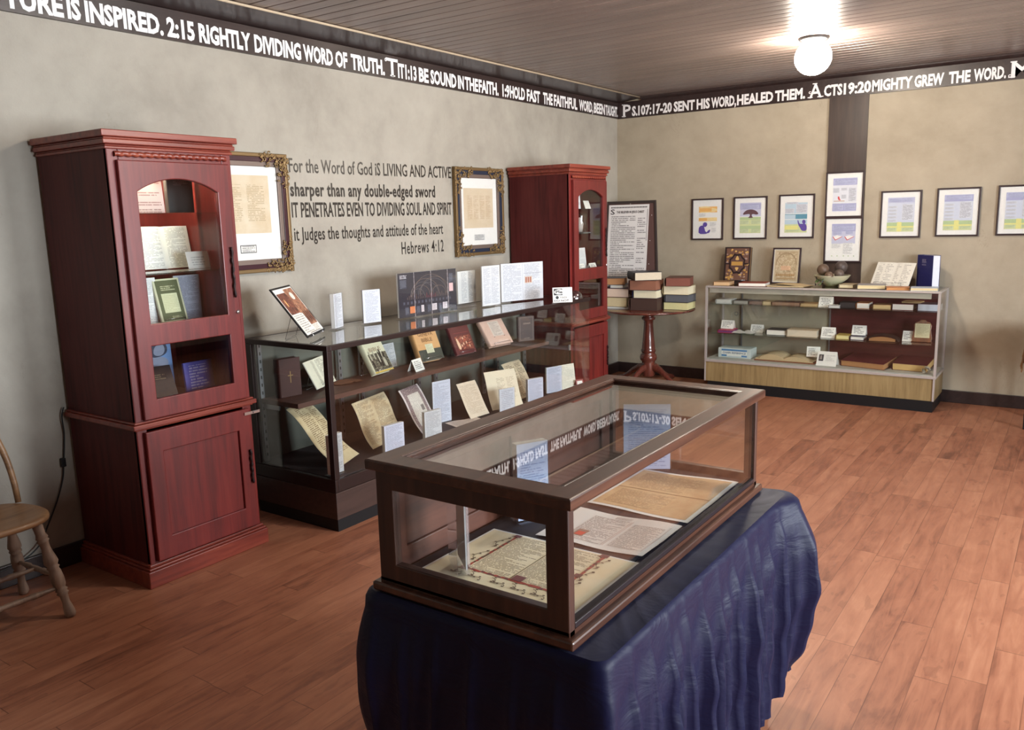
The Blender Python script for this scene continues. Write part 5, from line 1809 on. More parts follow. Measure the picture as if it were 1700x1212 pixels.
b = MB()
n = 44
ring = []
for k, z in ((0.90, 0.418), (0.985, 0.424), (1.0, 0.434), (0.99, 0.444), (0.94, 0.449), (0.8, 0.445), (0.5, 0.438), (0.2, 0.436)):
    ring.append([seat_pt(2 * pi * i / n, k, z) for i in range(n)])
vs = [p for r_ in ring for p in r_]
fs = [(j * n + i, j * n + (i + 1) % n, (j + 1) * n + (i + 1) % n, (j + 1) * n + i) for j in range(len(ring) - 1) for i in range(n)]
fs.append(tuple(range(n - 1, -1, -1)))
fs.append(tuple((len(ring) - 1) * n + i for i in range(n)))
b.add(vs, fs, 0, True)
b.build('seat', OAK, t)
LEG = [(0.016, 0), (0.020, 0.04), (0.019, 0.12), (0.024, 0.16), (0.020, 0.175), (0.025, 0.19), (0.019, 0.21), (0.017, 0.27), (0.026, 0.38), (0.028, 0.42), (0.020, 0.455), (0.026, 0.47), (0.020, 0.49),
       (0.024, 0.52), (0.026, 0.60), (0.024, 0.66), (0.018, 0.69), (0.025, 0.71), (0.019, 0.73), (0.024, 0.745), (0.016, 0.77), (0.015, 0.84), (0.021, 0.93), (0.022, 0.97), (0.016, 1.0)]
feet = {}
for sx in (-1, 1):
    for sy in (-1, 1):
        a_ = (sx * 0.125, sy * 0.135, 0.420)
        c_ = (sx * 0.195 + (0 if sx > 0 else -0.02), sy * 0.195, 0.0)
        feet[sx, sy] = (Vector(a_), Vector(c_))
        b = MB(); b.turned(a_, c_, LEG)
        b.build('leg', OAKGREY, t)
STR = [(0.007, 0), (0.009, 0.15), (0.014, 0.32), (0.010, 0.36), (0.012, 0.5), (0.010, 0.64), (0.014, 0.68), (0.009, 0.85), (0.007, 1)]
mid = {}
for sy in (-1, 1):
    p0 = feet[-1, sy][0].lerp(feet[-1, sy][1], 0.6)
    p1 = feet[1, sy][0].lerp(feet[1, sy][1], 0.56)
    mid[sy] = p0.lerp(p1, 0.5)
    b = MB(); b.turned(p0, p1, STR, 10); b.build('stretcher', OAKGREY, t)
b = MB(); b.turned(mid[-1], mid[1], STR, 10); b.build('stretcher', OAKGREY, t)
p0 = feet[1, -1][0].lerp(feet[1, -1][1], 0.68)
p1 = feet[1, 1][0].lerp(feet[1, 1][1], 0.68)
b = MB(); b.turned(p0, p1, STR, 10); b.build('stretcher', OAKGREY, t)


def bow(a):
    y = 0.195 * cos(a)
    h = sin(a)
    return (-0.150 - 0.085 * h, y * (1.0 - 0.0 * h), 0.440 + 0.47 * h ** 0.85)


b = MB(); b.tube([bow(pi * i / 28) for i in range(29)], [0.0125 + 0.003 * (1 - abs(2 * i / 28 - 1)) for i in range(29)], 10)
b.build('bow_back', OAK, t)
for i in range(1, 7):
    y = -0.195 + 0.39 * i / 7
    a = math.acos(max(-1, min(1, y / 0.195)))
    tp = bow(a)
    b = MB(); b.turned((-0.15, y * 0.8, 0.44), tp, [(0.007, 0), (0.010, 0.35), (0.007, 0.7), (0.006, 1)], 8)
    b.build('spindle', OAK, t)
# ------------------------------------------------------------------ round pedestal table, its books and the poster board
RX_, RY_, RZ_ = 0.585, -0.50, 0.736
t = thing('pedestal_table', 'round polished mahogany pedestal table in the far corner, stacked with books', 'table', (RX_, RY_, 0))
b = MB(); b.lathe([(0.40, 0.712), (0.425, 0.716), (0.432, 0.724), (0.428, 0.731), (0.415, RZ_), (0.02, RZ_)], 56)
b.build('tabletop', TABLEWOOD, t)
b = MB()
b.lathe([(0.10, 0.712), (0.105, 0.70), (0.06, 0.675), (0.052, 0.655), (0.066, 0.645), (0.062, 0.63), (0.046, 0.62), (0.044, 0.58), (0.052, 0.47), (0.062, 0.38), (0.064, 0.35), (0.072, 0.335),
         (0.066, 0.32), (0.06, 0.31), (0.074, 0.295), (0.082, 0.27), (0.076, 0.245), (0.06, 0.23), (0.062, 0.215), (0.062, 0.10), (0.05, 0.085)], 32)
b.build('pedestal', TABLEWOOD, t)
for k in range(4):
    a = radians(-12 + 90 * k)
    b = MB()
    P_ = [(0.05, 0.175, 0.036), (0.11, 0.165, 0.034), (0.18, 0.125, 0.030), (0.25, 0.075, 0.026), (0.31, 0.042, 0.024), (0.355, 0.030, 0.028), (0.385, 0.026, 0.024), (0.398, 0.022, 0.012)]
    n = 10
    vs = []
    for r_, z, hh in P_:
        for j in range(n):
            w = 2 * pi * j / n
            lx, lz = 0.022 * cos(w), hh * sin(w)
            zz = max(0.0, z + lz)
            vs.append((r_ * cos(a) - lx * sin(a), r_ * sin(a) + lx * cos(a), zz))
    fs = [(i * n + j, i * n + (j + 1) % n, (i + 1) * n + (j + 1) % n, (i + 1) * n + j) for i in range(len(P_) - 1) for j in range(n)]
    fs.append(tuple((len(P_) - 1) * n + j for j in range(n)))
    b.add(vs, fs, 0, True)
    b.build('leg', TABLEWOOD, t)

CREAM, CREAM2, GILT = plain(206, 188, 150, 0.8), plain(222, 214, 186, 0.8), plain(206, 200, 150, 0.5)
BRN, BRN2, MAR, CHAR = plain(92, 60, 50, 0.55), plain(70, 50, 44, 0.6), plain(88, 40, 58, 0.5), plain(66, 66, 70, 0.55)
STACKS = [
    # x, y of the stack, then (label, w, h, t, cover, pages, turn, dx)
    (0.31, -0.56, [('thin white pamphlet at the bottom of the left book stack', 0.25, 0.2, 0.018, PAPER, PAGES_W, 4, 0.03),
                   ('thick tan-edged book second from the bottom of the left stack', 0.255, 0.24, 0.083, plain(150, 128, 94, 0.6), CREAM, 3, 0.0),
                   ('purple book with cream page edges in the middle of the left stack', 0.25, 0.22, 0.078, MAR, plain(214, 190, 172, 0.8), 5, 0.01),
                   ('slim blue-spined white book second from the top of the left stack', 0.13, 0.19, 0.030, plain(52, 54, 84, 0.5), PAGES_W, 5, 0.01),
                   ('black book with brown page edges on top of the left stack', 0.205, 0.25, 0.060, plain(58, 52, 54, 0.5), plain(162, 118, 80, 0.8), 22, -0.04)]),
    (0.615, -0.60, [('big brown book with a rounded spine at the bottom of the middle stack', 0.262, 0.22, 0.104, plain(80, 54, 48, 0.55), BRN2, 5, 0.01),
                    ('navy book with white page edges, second in the middle stack', 0.225, 0.2, 0.070, plain(50, 46, 78, 0.5), CREAM2, 4, 0.02),
                    ('thick worn reddish-brown book, second from the top of the middle stack', 0.255, 0.23, 0.086, plain(104, 74, 66, 0.6), plain(146, 98, 78, 0.8), 6, 0.0),
                    ('black book with cream page edges on top of the middle stack', 0.25, 0.27, 0.070, plain(44, 42, 50, 0.5), plain(206, 194, 172, 0.8), 40, -0.02)]),
    (0.880, -0.46, [('book with bright gilt page edges at the bottom of the right stack', 0.23, 0.22, 0.066, plain(70, 58, 48, 0.5), GILT, 3, 0.0),
                    ('dark grey book second in the right stack', 0.22, 0.22, 0.065, CHAR, plain(92, 94, 100, 0.6), 3, 0.01),
                    ('cream-edged book second from the top of the right stack', 0.235, 0.22, 0.074, plain(176, 160, 122, 0.6), CREAM2, 4, 0.0),
                    ('wide brown book laid askew on top of the right stack', 0.22, 0.27, 0.074, BRN, plain(124, 74, 62, 0.7), 16, 0.0)]),
]
for sx, sy, items in STACKS:
    z = RZ_ + 0.001
    for lab, w_, h_, th, cv, pg, turn, dx in items:
        # page edges face the room: the spine is turned to the wall side
        th *= 1.05
        book('stacked_book', lab, sx + dx, sy, z, turn, w_, h_, th, cv, pg, flat=True, group='old books stacked on the pedestal table', edge=0.005)
        z += th + 0.001

# poster board standing on the table behind the books
def poster_layers(s, y):
    s.rect(0.0, 0.45, 0.03, 0.965, y - 0.0006, 1)
    s.rect(0.05, 0.315, 0.06, 0.86, y - 0.001, 2)
    s.rect(0.335, 0.425, 0.06, 0.86, y - 0.001, 3)
    s.text('THE BELIEVER IN JESUS CHRIST', 0.295, 0.022, face_at(0.105, 0.885, y - 0.001), 4, 0.03, 0.0006)
    s.text('S', 0.045, 0.05, face_at(0.04, 0.875, y - 0.001), 4, 0.01, 0.0006)
    for i in range(25):       # knotted rule along the top and right margin
        x = 0.05 + i * 0.0155
        s.poly([(x + 0.007 * cos(a), 0.940 + 0.007 * sin(a)) for a in [2 * pi * k / 8 for k in range(8)]], y - 0.0012 - 0.0001 * (i % 2), 5 if i % 2 else 4)
    s.rect(0.432, 0.437, 0.62, 0.92, y - 0.0012, 5)
    s.rect(0.432, 0.437, 0.06, 0.2, y - 0.0012, 5)
    for x, z in ((0.25, 0.972), (0.475, 0.62), (0.48, 0.86), (0.475, 0.40)):
        s.poly([(x + 0.004 * cos(a), z + 0.004 * sin(a)) for a in [2 * pi * k / 8 for k in range(8)]], y - 0.002, 1)
    return [plain(224, 220, 220, 0.6), doc((224, 220, 220), (84, 78, 82), 46, ((0.0, 1.0),), 121, 0.7, 0, 0, word=30.0), doc((224, 220, 220), (112, 106, 110), 42, ((0.0, 1.0),), 122, 0.75, 0, 0, gap=0.35, word=10.0), plain(58, 52, 54), plain(104, 98, 100)]


Wb, Wt, Hb = 0.60, 0.515, 1.0
o = thing('poster_board', 'brown framed board with a long printed list, leaning behind the stacked books', 'poster', (0.03, -0.375, RZ_ + 0.004), (radians(-6.5), 0, 0))
b = MB()
b.plate([[(0, 0), (Wb, 0), (Wt, Hb), (0.0, Hb)], [(0.02, 0.02), (0.02, Hb - 0.025), (Wt - 0.018, Hb - 0.025), (Wb - 0.022, 0.02)]], 0.018, face_at(0, 0, 0.0), 0, 0.002)
b.build('frame', plain(56, 46, 44, 0.5), o)
b = MB(); b.add([(0.015, 0.006, 0.015), (Wb - 0.016, 0.006, 0.015), (Wt - 0.014, 0.006, Hb - 0.015), (0.015, 0.006, Hb - 0.015), (0.015, -0.002, 0.015), (Wb - 0.016, -0.002, 0.015), (Wt - 0.014, -0.002, Hb - 0.015), (0.015, -0.002, Hb - 0.015)],
               [(3, 2, 1, 0), (4, 5, 6, 7), (0, 1, 5, 4), (2, 3, 7, 6)])
mats = poster_layers(b, -0.002)
b.build('board', [plain(92, 66, 62, 0.6)] + mats, o)
b = MB(); b.tube([(0.28, 0.012, 0.80), (0.28, 0.15, 0.026)], 0.008, 8)
b.build('prop_leg', plain(56, 46, 44, 0.5), o)

# ------------------------------------------------------------------ aluminium glass counter against the back wall
AX0, AX1, AY0, AY1, AZ = 1.135, 3.035, -0.480, -0.040, 0.958
t = thing('display_counter', 'aluminium framed glass counter with a wood-grain base on the back wall', 'display case', (AX0, AY0, 0))
W, D = AX1 - AX0, AY1 - AY0
b = MB(); b.box(0.03, W - 0.012, 0.006, D, 0, 0.09); b.build('kick_plinth', KICK, t)
b = MB(); b.box(0.012, W - 0.004, 0.010, D - 0.01, 0.0905, 0.268); b.build('base_panel', BLONDE, t)
b = MB(); b.box(0.0, W + 0.002, 0.0, D, 0.2685, 0.290); b.build('bottom_rail', ALU, t, 0.002)
b = MB()
b.box(0.0, W, 0.0, 0.02, AZ - 0.016, AZ); b.box(0.0, W, D - 0.02, D, AZ - 0.016, AZ); b.box(0, 0.02, 0.02, D - 0.02, AZ - 0.016, AZ); b.box(W - 0.02, W, 0.02, D - 0.02, AZ - 0.016, AZ)
b.build('top_rail', ALU, t, 0.002)
b = MB(); b.box(0.03, W - 0.07, 0.024, 0.05, AZ - 0.062, AZ - 0.020); tag(b.build('light_tube_cover', plain(190, 186, 172, 0.4, 0.3), t), 'pale metal light cover under the top rail')
for x in (0.0, W - 0.018):
    for y in (0.0, D - 0.018):
        b = MB(); b.box(x, x + 0.018, y, y + 0.018, 0.2905, AZ - 0.0165)
        b.build('corner_post', ALU, t)
b = MB(); b.box(W - 0.0175, W - 0.0035, 0.0, 0.0095, 0.0905, 0.268); b.build('trim_strip', ALU, t)
b = MB(); b.box(-0.0, 0.0115, 0.0, 0.0095, 0.0905, 0.268); b.build('trim_strip', ALU, t)
b = MB(); b.box(0.021, W - 0.021, 0.021, D - 0.021, AZ - 0.008, AZ - 0.002); b.build('top_glass', GLASS_TOP, t)
b = MB(); b.box(0.0185, W - 0.0185, 0.006, 0.010, 0.291, AZ - 0.017); b.build('front_glass', GLASS, t)
for x in (0.006, W - 0.010):
    b = MB(); b.box(x, x + 0.004, 0.0185, D - 0.0185, 0.291, AZ - 0.017); b.build('end_glass', GLASS, t)
b = MB(); b.box(0.012, W - 0.012, 0.012, D - 0.002, 0.2905, 0.2985); b.build('deck', plain(176, 176, 168, 0.6), t)
b = MB(); b.box(0.02, 0.985, D - 0.012, D - 0.008, 0.30, AZ - 0.017)
slide = b.build('sliding_back', plain(160, 150, 130, 0.35), t)
b = MB(); b.tube([(0.137 + 0.016 * cos(a), D - 0.0135, 0.665 + 0.016 * sin(a)) for a in [2 * pi * k / 20 for k in range(20)]], 0.003, 6, 0, True)
b.build('finger_ring', CHROME, slide)
b = MB(); b.box(0.975, W - 0.02, D - 0.022, D - 0.016, 0.30, AZ - 0.017); b.build('sliding_back', MAHOG_IN, t)
for z, d in ((0.781, 0.05), (0.516, 0.10)):
    b = MB(); b.box(0.022, W - 0.022, 0.10, D - 0.026, z, z + 0.006); b.build('glass_shelf', GLASS_GREEN, t)
for x in (0.19, 0.98, W - 0.06):
    b = MB(); b.box(x, x + 0.012, D - 0.034, D - 0.0235, 0.30, AZ - 0.02); b.build('shelf_standard', STEEL, t)

# --- on top of the aluminium counter
Z = AZ + 0.0005


def ornate_art(b, w, h, dz, k):
    y = -0.0005
    b.rect(-w * 0.44, w * 0.44, h * 0.05, h * 0.96, y, k)
    rnd = random.Random(3)
    for i in range(90):
        x, z = (rnd.random() - 0.5) * w * 0.84, h * (0.07 + 0.86 * rnd.random())
        r = 0.006 + 0.008 * rnd.random()
        b.poly([(x + r * cos(a), z + r * sin(a) * 0.8) for a in [2 * pi * q / 6 for q in range(6)]], y - 0.00004 * (i + 2), k + 1 + i % 3)
    star = lambda s0: [(s0 * w * (0.30 + 0.05 * (q % 2)) * cos(2 * pi * q / 16), h * 0.52 + s0 * h * (0.27 + 0.05 * (q % 2)) * sin(2 * pi * q / 16)) for q in range(16)]
    b.poly(star(1.0), y - 0.005, k + 4)
    b.poly(star(0.80), y - 0.0054, k + 5)
    b.rect(-w * 0.44, -w * 0.28, h * 0.5, h * 0.54, y - 0.005, k + 4); b.rect(w * 0.28, w * 0.44, h * 0.5, h * 0.54, y - 0.005, k + 4)
    b.rect(-w * 0.22, w * 0.22, h * 0.47, h * 0.58, y - 0.0058, k + 2)
    b.poly(blob([(-0.02, h * 0.62), (0.02, h * 0.62), (0.012, h * 0.7), (0.0, h * 0.76), (-0.012, h * 0.7)]), y - 0.0058, k + 1)
    b.poly(blob([(-0.02, h * 0.42), (0.02, h * 0.42), (0.012, h * 0.36), (0.0, h * 0.3), (-0.012, h * 0.36)]), y - 0.0058, k + 1)
    return [plain(104, 72, 58, 0.5), plain(196, 158, 96, 0.45), plain(176, 134, 70, 0.45), plain(150, 126, 118, 0.5), plain(40, 26, 28, 0.4), plain(88, 62, 56, 0.45)]


book('ornate_bible', 'dark embossed book with gilt ornament, standing upright on the aluminium counter', 1.300, -0.16, Z, 2, 0.235, 0.318, 0.05, plain(46, 32, 32, 0.4), plain(120, 92, 62, 0.6), lean=8, art=ornate_art, easel='wire easel under the dark embossed gilt book', size=0.16)


def tan_print(s, y):
    p = Pic(s, y, 0.018, 0.232, 0.018, 0.302)
    p.r(0, 1, 0, 1, plain(196, 182, 152, 0.6)); p.r(0.06, 0.94, 0.04, 0.95, plain(182, 160, 128, 0.6))
    p.r(0.08, 0.92, 0.06, 0.93, picture_noise('engraving', [(0.32, (142, 116, 86)), (0.48, (182, 160, 126)), (0.6, (204, 188, 158)), (0.76, (222, 212, 188))], 9.0, 7))
    for i in range(15):
        w0, w1 = pi * i / 15, pi * (i + 1) / 15
        p.p([(0.5 + 0.40 * cos(w0), 0.52 + 0.36 * sin(w0)), (0.5 + 0.44 * cos(w0), 0.52 + 0.40 * sin(w0)), (0.5 + 0.44 * cos(w1), 0.52 + 0.40 * sin(w1)), (0.5 + 0.40 * cos(w1), 0.52 + 0.36 * sin(w1))], plain(160, 138, 108, 0.6), 0)
    p.r(0.3, 0.7, 0.36, 0.50, doc((206, 172, 140), (150, 104, 80), 5, ((0.02, 0.98),), 131, 0.6)); p.r(0.15, 0.85, 0.08, 0.13, plain(160, 134, 98, 0.6))
    for i in range(10):
        p.p([(0.1 + 0.08 * i, 0.2), (0.14 + 0.08 * i, 0.16), (0.17 + 0.08 * i, 0.22), (0.13 + 0.08 * i, 0.27)], plain(168, 134, 92, 0.6), 1)
    return p.mats


framed('framed_print', 'dark-framed pale tan engraving standing on the aluminium counter', 0.25, 0.32, 0.014, 0.016, FRAME_DARK, tan_print, (1.618, -0.15, Z + 0.003), (radians(-9), 0, 0), cat='picture')
book('small_book', 'small tan book at the left end of the aluminium counter top', 1.262, -0.36, Z, 3, 0.145, 0.16, 0.034, plain(150, 116, 84, 0.6), plain(214, 178, 136, 0.8), flat=True)
book('red_book', 'red-brown closed book lying on the aluminium counter top', 1.535, -0.35, Z, 6, 0.235, 0.19, 0.030, plain(132, 58, 44, 0.5), PAGES_W, flat=True)
o = put('open_pamphlet', 'tan pamphlet lying open beside the red-brown book', 'book', 1.845, -0.33, Z, 0)
b = MB()
b.grid(lambda u, v: ((u - 0.5) * 0.31 + 0.03 * v - 0.015, (v - 0.5) * 0.21, 0.014 + 0.008 * sin(u * pi * 1.4)), 14, 5)
b.grid(lambda u, v: ((u - 0.5) * 0.31 + 0.03 * v - 0.015, (v - 0.5) * 0.21, 0.0004 + 0.003 * (1 - abs(2 * u - 1))), 14, 5, 1)
for vv in (0.0, 1.0):
    b.quad(((-0.5) * 0.31 + 0.03 * vv - 0.015, (vv - 0.5) * 0.21, 0.0004), (0.5 * 0.31 + 0.03 * vv - 0.015, (vv - 0.5) * 0.21, 0.0004), (0.5 * 0.31 + 0.03 * vv - 0.015, (vv - 0.5) * 0.21, 0.008), (-0.5 * 0.31 + 0.03 * vv - 0.015, (vv - 0.5) * 0.21, 0.014), 1)
b.build('pages', [doc((196, 172, 132), (170, 146, 108), 24, ((0.06, 0.47), (0.54, 0.95)), 132, 0.3), plain(188, 166, 130, 0.8)], o)

o = put('fruit_bowl', 'cream and green glazed bowl holding four dark balls on the aluminium counter', 'bowl', 2.158, -0.21, Z)
b = MB()
b.lathe([(0.05, 0.0), (0.056, 0.012), (0.085, 0.03), (0.125, 0.06), (0.146, 0.09), (0.150, 0.094), (0.143, 0.092), (0.12, 0.066), (0.08, 0.04), (0.02, 0.032)], 40)


def bowl_mat():
    N = Nodes('green_cream_glaze')
    ob = N.obj()
    x, y, z = N.sep(ob)
    k = N.noise(ob, 9.0, 3.0, 0.6, 0.5)
    c = N.ramp(N.m('ADD', N.m('MULTIPLY', z, 4.0), N.m('MULTIPLY', k, 0.6)), [(0.3, S(140, 158, 108)), (0.5, S(206, 206, 170)), (0.72, S(214, 206, 176)), (0.78, S(96, 78, 62))])
    return N.finish(c, 0.25, spec=0.6)


b.build('bowl_body', bowl_mat(), o)
b = MB()
rnd = random.Random(2)
for i in range(26):
    a = radians(200 + rnd.random() * 55)
    r_ = 0.12 + 0.02 * rnd.random()
    c0 = Vector((r_ * cos(a), r_ * sin(a), 0.01 + 0.07 * rnd.random()))
    d0 = Vector((rnd.random() - 0.5, rnd.random() - 0.7, rnd.random() - 0.5)).normalized() * 0.022
    e0 = d0.cross(Vector((0.3, 0.2, 1))).normalized() * 0.008
    b.add([c0 - d0, c0 + e0 + Vector((0, -0.004, 0)), c0 + d0, c0 - e0], [(0, 1, 2, 3)], i % 2)
b.build('leaf_spray', [plain(96, 116, 70, 0.5), plain(66, 62, 66, 0.5)], o)
for lab, x, y, z, r_, col in (('dark brown ball at the left of the bowl', 2.082, -0.21, 0.158, 0.050, (96, 76, 62)), ('darkest ball highest in the bowl', 2.225, -0.19, 0.182, 0.052, (78, 66, 62)),
                              ('brown ball low at the front of the bowl', 2.148, -0.272, 0.108, 0.038, (104, 82, 66)), ('grey-brown ball low on the right in the bowl', 2.226, -0.256, 0.128, 0.040, (92, 78, 70))):
    b = MB(); b.lathe([(max(0.002, r_ * sin(pi * k / 14)), -r_ * cos(pi * k / 14)) for k in range(15)], 24)
    tag(b.build('decorative_ball', plain(*col, 0.45), None, 0, 2, (x, y, Z + z - 0.02)), lab, 'ball', 'dark balls in the bowl')
book('small_book', 'small pale book right of the bowl on the aluminium counter', 2.318, -0.30, Z, -4, 0.115, 0.15, 0.030, plain(160, 140, 112, 0.6), plain(214, 200, 164, 0.8), flat=True)
book('hardback', 'grey-jacketed book with cream edges lying in front of the propped open booklet', 2.505, -0.335, Z, 8, 0.21, 0.17, 0.034, plain(150, 144, 146, 0.5), plain(216, 196, 152, 0.8), flat=True)
open_booklet('white booklet propped open at the rear of the aluminium counter', 2.60, -0.23, Z, -20, 0.33, 0.215, 30, doc((222, 218, 208), (150, 144, 138), 14, ((0.06, 0.2), (0.26, 0.47), (0.54, 0.66), (0.72, 0.93)), 133, 0.6, word=12.0), 0.02, easel='wire easel under the white open booklet', roll=0.0)
book('paperback', 'orange-brown thin book lying on the aluminium counter top', 2.712, -0.385, Z, 10, 0.17, 0.13, 0.022, plain(186, 122, 74, 0.5), plain(196, 140, 88, 0.7), flat=True)
book('paperback', 'pale blue and cream book at the right end of the aluminium counter', 2.905, -0.385, Z, 6, 0.195, 0.15, 0.024, plain(184, 194, 206, 0.45), plain(216, 196, 152, 0.8), flat=True)


def navy_art(b, w, h, dz, k):
    b.rect(-w * 0.22, w * 0.1, h * 0.76, h * 0.88, -0.0006, k)
    b.rect(-w * 0.22, w * 0.1, h * 0.68, h * 0.73, -0.0006, k)
    return [doc((36, 38, 92), (150, 150, 176), 4, ((0.05, 0.95),), 134, 0.7)]


o = book('navy_book', 'navy blue upright book with white page edges, right end of the aluminium counter', 2.865, -0.17, Z, 0, 0.185, 0.262, 0.068, plain(36, 38, 96, 0.4), plain(226, 228, 236, 0.7), art=navy_art)
o.rotation_euler = (0, 0, radians(-44))

# --- in the aluminium counter: upper shelf
Z = 0.7875
ROW1 = [('white box book at the left end of the upper glass shelf', 1.250, 0.14, 0.16, 0.036, (226, 226, 222), (214, 214, 206)), ('grey thin book second on the upper glass shelf', 1.408, 0.13, 0.15, 0.032, (120, 112, 106), (176, 172, 160)),
        ('brown thin book third on the upper glass shelf', 1.540, 0.12, 0.15, 0.030, (100, 70, 60), (130, 104, 88)), ('cream narrow book fourth on the upper glass shelf', 1.643, 0.075, 0.14, 0.030, (190, 164, 120), (200, 178, 136)),
        ('wide brown book left of the middle of the upper glass shelf', 1.808, 0.24, 0.15, 0.030, (128, 92, 74), (150, 116, 92)), ('tan book beside the upper shelf tent card', 2.006, 0.14, 0.15, 0.026, (176, 142, 100), (196, 168, 122)),
        ('black book right of the upper shelf tent card', 2.322, 0.13, 0.15, 0.048, (34, 30, 32), (48, 44, 46)), ('orange-topped white book on the upper glass shelf', 2.442, 0.095, 0.16, 0.048, (196, 128, 78), (228, 222, 212)),
        ('tan book right of the orange-topped book', 2.590, 0.14, 0.15, 0.038, (160, 120, 84), (198, 172, 124)), ('white book with a dark red cover on the upper glass shelf', 2.745, 0.155, 0.16, 0.050, (120, 46, 50), (228, 220, 210)),
        ('bluish-white book at the right end of the upper glass shelf', 2.935, 0.16, 0.16, 0.056, (110, 84, 96), (210, 216, 228))]
for lab, x, w_, h_, th, cv, pg in ROW1:
    book('shelved_book', lab, x, -0.255, Z, 0, w_, h_, th, plain(*cv, 0.55), plain(*pg, 0.75), flat=True, group='books on the upper glass shelf', edge=0.003)
tent_card('white tent card on the upper glass shelf of the aluminium counter', 2.138, -0.28, Z, 0, 0.115, 0.085, 21)
book('thin_book', 'thin white book in front of the upper shelf tent card', 2.222, -0.33, Z, 0, 0.085, 0.08, 0.024, plain(214, 210, 204), plain(230, 228, 222), flat=True)
o = put('open_pamphlet', 'tan pamphlet lying across the dark red book on the upper shelf', 'book', 2.80, -0.215, Z + 0.0525, -6)
b = MB(); b.box(-0.07, 0.07, -0.06, 0.06, 0, 0.012); b.build('pages', plain(196, 162, 116), o)

# --- middle shelf
Z = 0.5225
tent_card('tall white tent card over a magenta pad on the middle glass shelf', 1.262, -0.235, Z + 0.026, 0, 0.12, 0.075, 22)
book('magenta_pad', 'magenta pad under the tall tent card, left end of the middle glass shelf', 1.275, -0.275, Z, 3, 0.135, 0.17, 0.025, plain(190, 52, 82, 0.5), plain(120, 60, 110), flat=True)
o = put('loose_sheet', 'crumpled white papers on the middle glass shelf', 'document', 1.435, -0.30, Z, 5)
b = MB(); b.grid(lambda u, v: ((u - 0.5) * 0.20, (v - 0.5) * 0.12, 0.003 + 0.014 * abs(sin(u * 8 + v * 3)) * (0.3 + v)), 16, 6)
b.build('sheet', plain(222, 222, 220), o)
tent_card('white tent card behind the crumpled papers', 1.524, -0.20, Z, 0, 0.115, 0.07, 23)
book('shelved_book', 'black and white book left of the cream box on the middle shelf', 1.728, -0.25, Z, 2, 0.165, 0.16, 0.048, plain(40, 34, 36, 0.5), PAGES_W, flat=True, group='books on the middle glass shelf')
book('shelved_book', 'wide cream box-like book on the middle glass shelf', 1.955, -0.25, Z, 1, 0.255, 0.17, 0.060, plain(198, 178, 150, 0.6), plain(214, 202, 180, 0.8), flat=True, group='books on the middle glass shelf')
tent_card('large white tent card at the middle of the middle glass shelf', 2.165, -0.27, Z, 0, 0.115, 0.088, 24)
book('shelved_book', 'small yellow book on the middle glass shelf', 2.290, -0.26, Z, 2, 0.105, 0.14, 0.034, plain(186, 160, 84, 0.6), plain(220, 208, 150, 0.8), flat=True, group='books on the middle glass shelf')
book('shelved_book', 'small navy book under a tent card on the middle glass shelf', 2.408, -0.26, Z, 0, 0.105, 0.14, 0.030, plain(44, 46, 78, 0.5), PAGES_W, flat=True, group='books on the middle glass shelf')
tent_card('white tent card standing on the small navy book', 2.405, -0.235, Z + 0.0325, 0, 0.112, 0.08, 25)
o = put('leather_bible', 'limp dark brown book with tan page edges on the middle glass shelf', 'book', 2.60, -0.26, Z, 3)
b = MB(); b.grid(lambda u, v: ((u - 0.5) * 0.25, (v - 0.5) * 0.15, 0.004 + 0.046 * sin(u * pi) ** 0.6), 18, 6); b.grid(lambda u, v: ((u - 0.5) * 0.25, (v - 0.5) * 0.15, 0.0005), 18, 6)
b.build('cover', plain(46, 32, 28, 0.55), o)
b = MB(); b.add([(-0.10 + 0.0125 * i, -0.0752, 0.003) for i in range(17)] + [(-0.10 + 0.0125 * i, -0.0752, 0.004 + 0.036 * sin(pi * (0.1 + 0.8 * i / 16)) ** 0.6) for i in range(17)], [(i, i + 1, 18 + i, 17 + i) for i in range(16)])
b.build('pages', plain(150, 106, 66, 0.8), o)
tent_card('white tent card left of the brown tablet', 2.775, -0.20, Z, 0, 0.075, 0.082, 26)
o = put('wall_tablet', 'small brown wooden tablet with a cream label leaning at the right end', 'plaque', 2.885, -0.25, Z + 0.003, 2, 12)
b = MB()
ol = [(-0.078, 0.0), (-0.07, 0.012), (-0.076, 0.03), (-0.062, 0.10), (-0.066, 0.14), (-0.05, 0.165), (-0.03, 0.168), (-0.02, 0.182), (0.02, 0.182), (0.03, 0.168), (0.05, 0.165), (0.066, 0.14), (0.062, 0.10), (0.076, 0.03), (0.07, 0.012), (0.078, 0.0)]
b.plate([ol], 0.02, face_at(0, 0, 0.012), 0, 0.004); b.build('board', wood('tablet_wood', (72, 40, 24), (112, 66, 38), (140, 88, 54), 'z'), o)
b = MB(); b.rect(-0.055, 0.055, 0.035, 0.15, 0.0005, 0); b.build('label_sheet', doc((206, 198, 162), (150, 138, 104), 12, ((0.08, 0.92),), 135, 0.5), o)

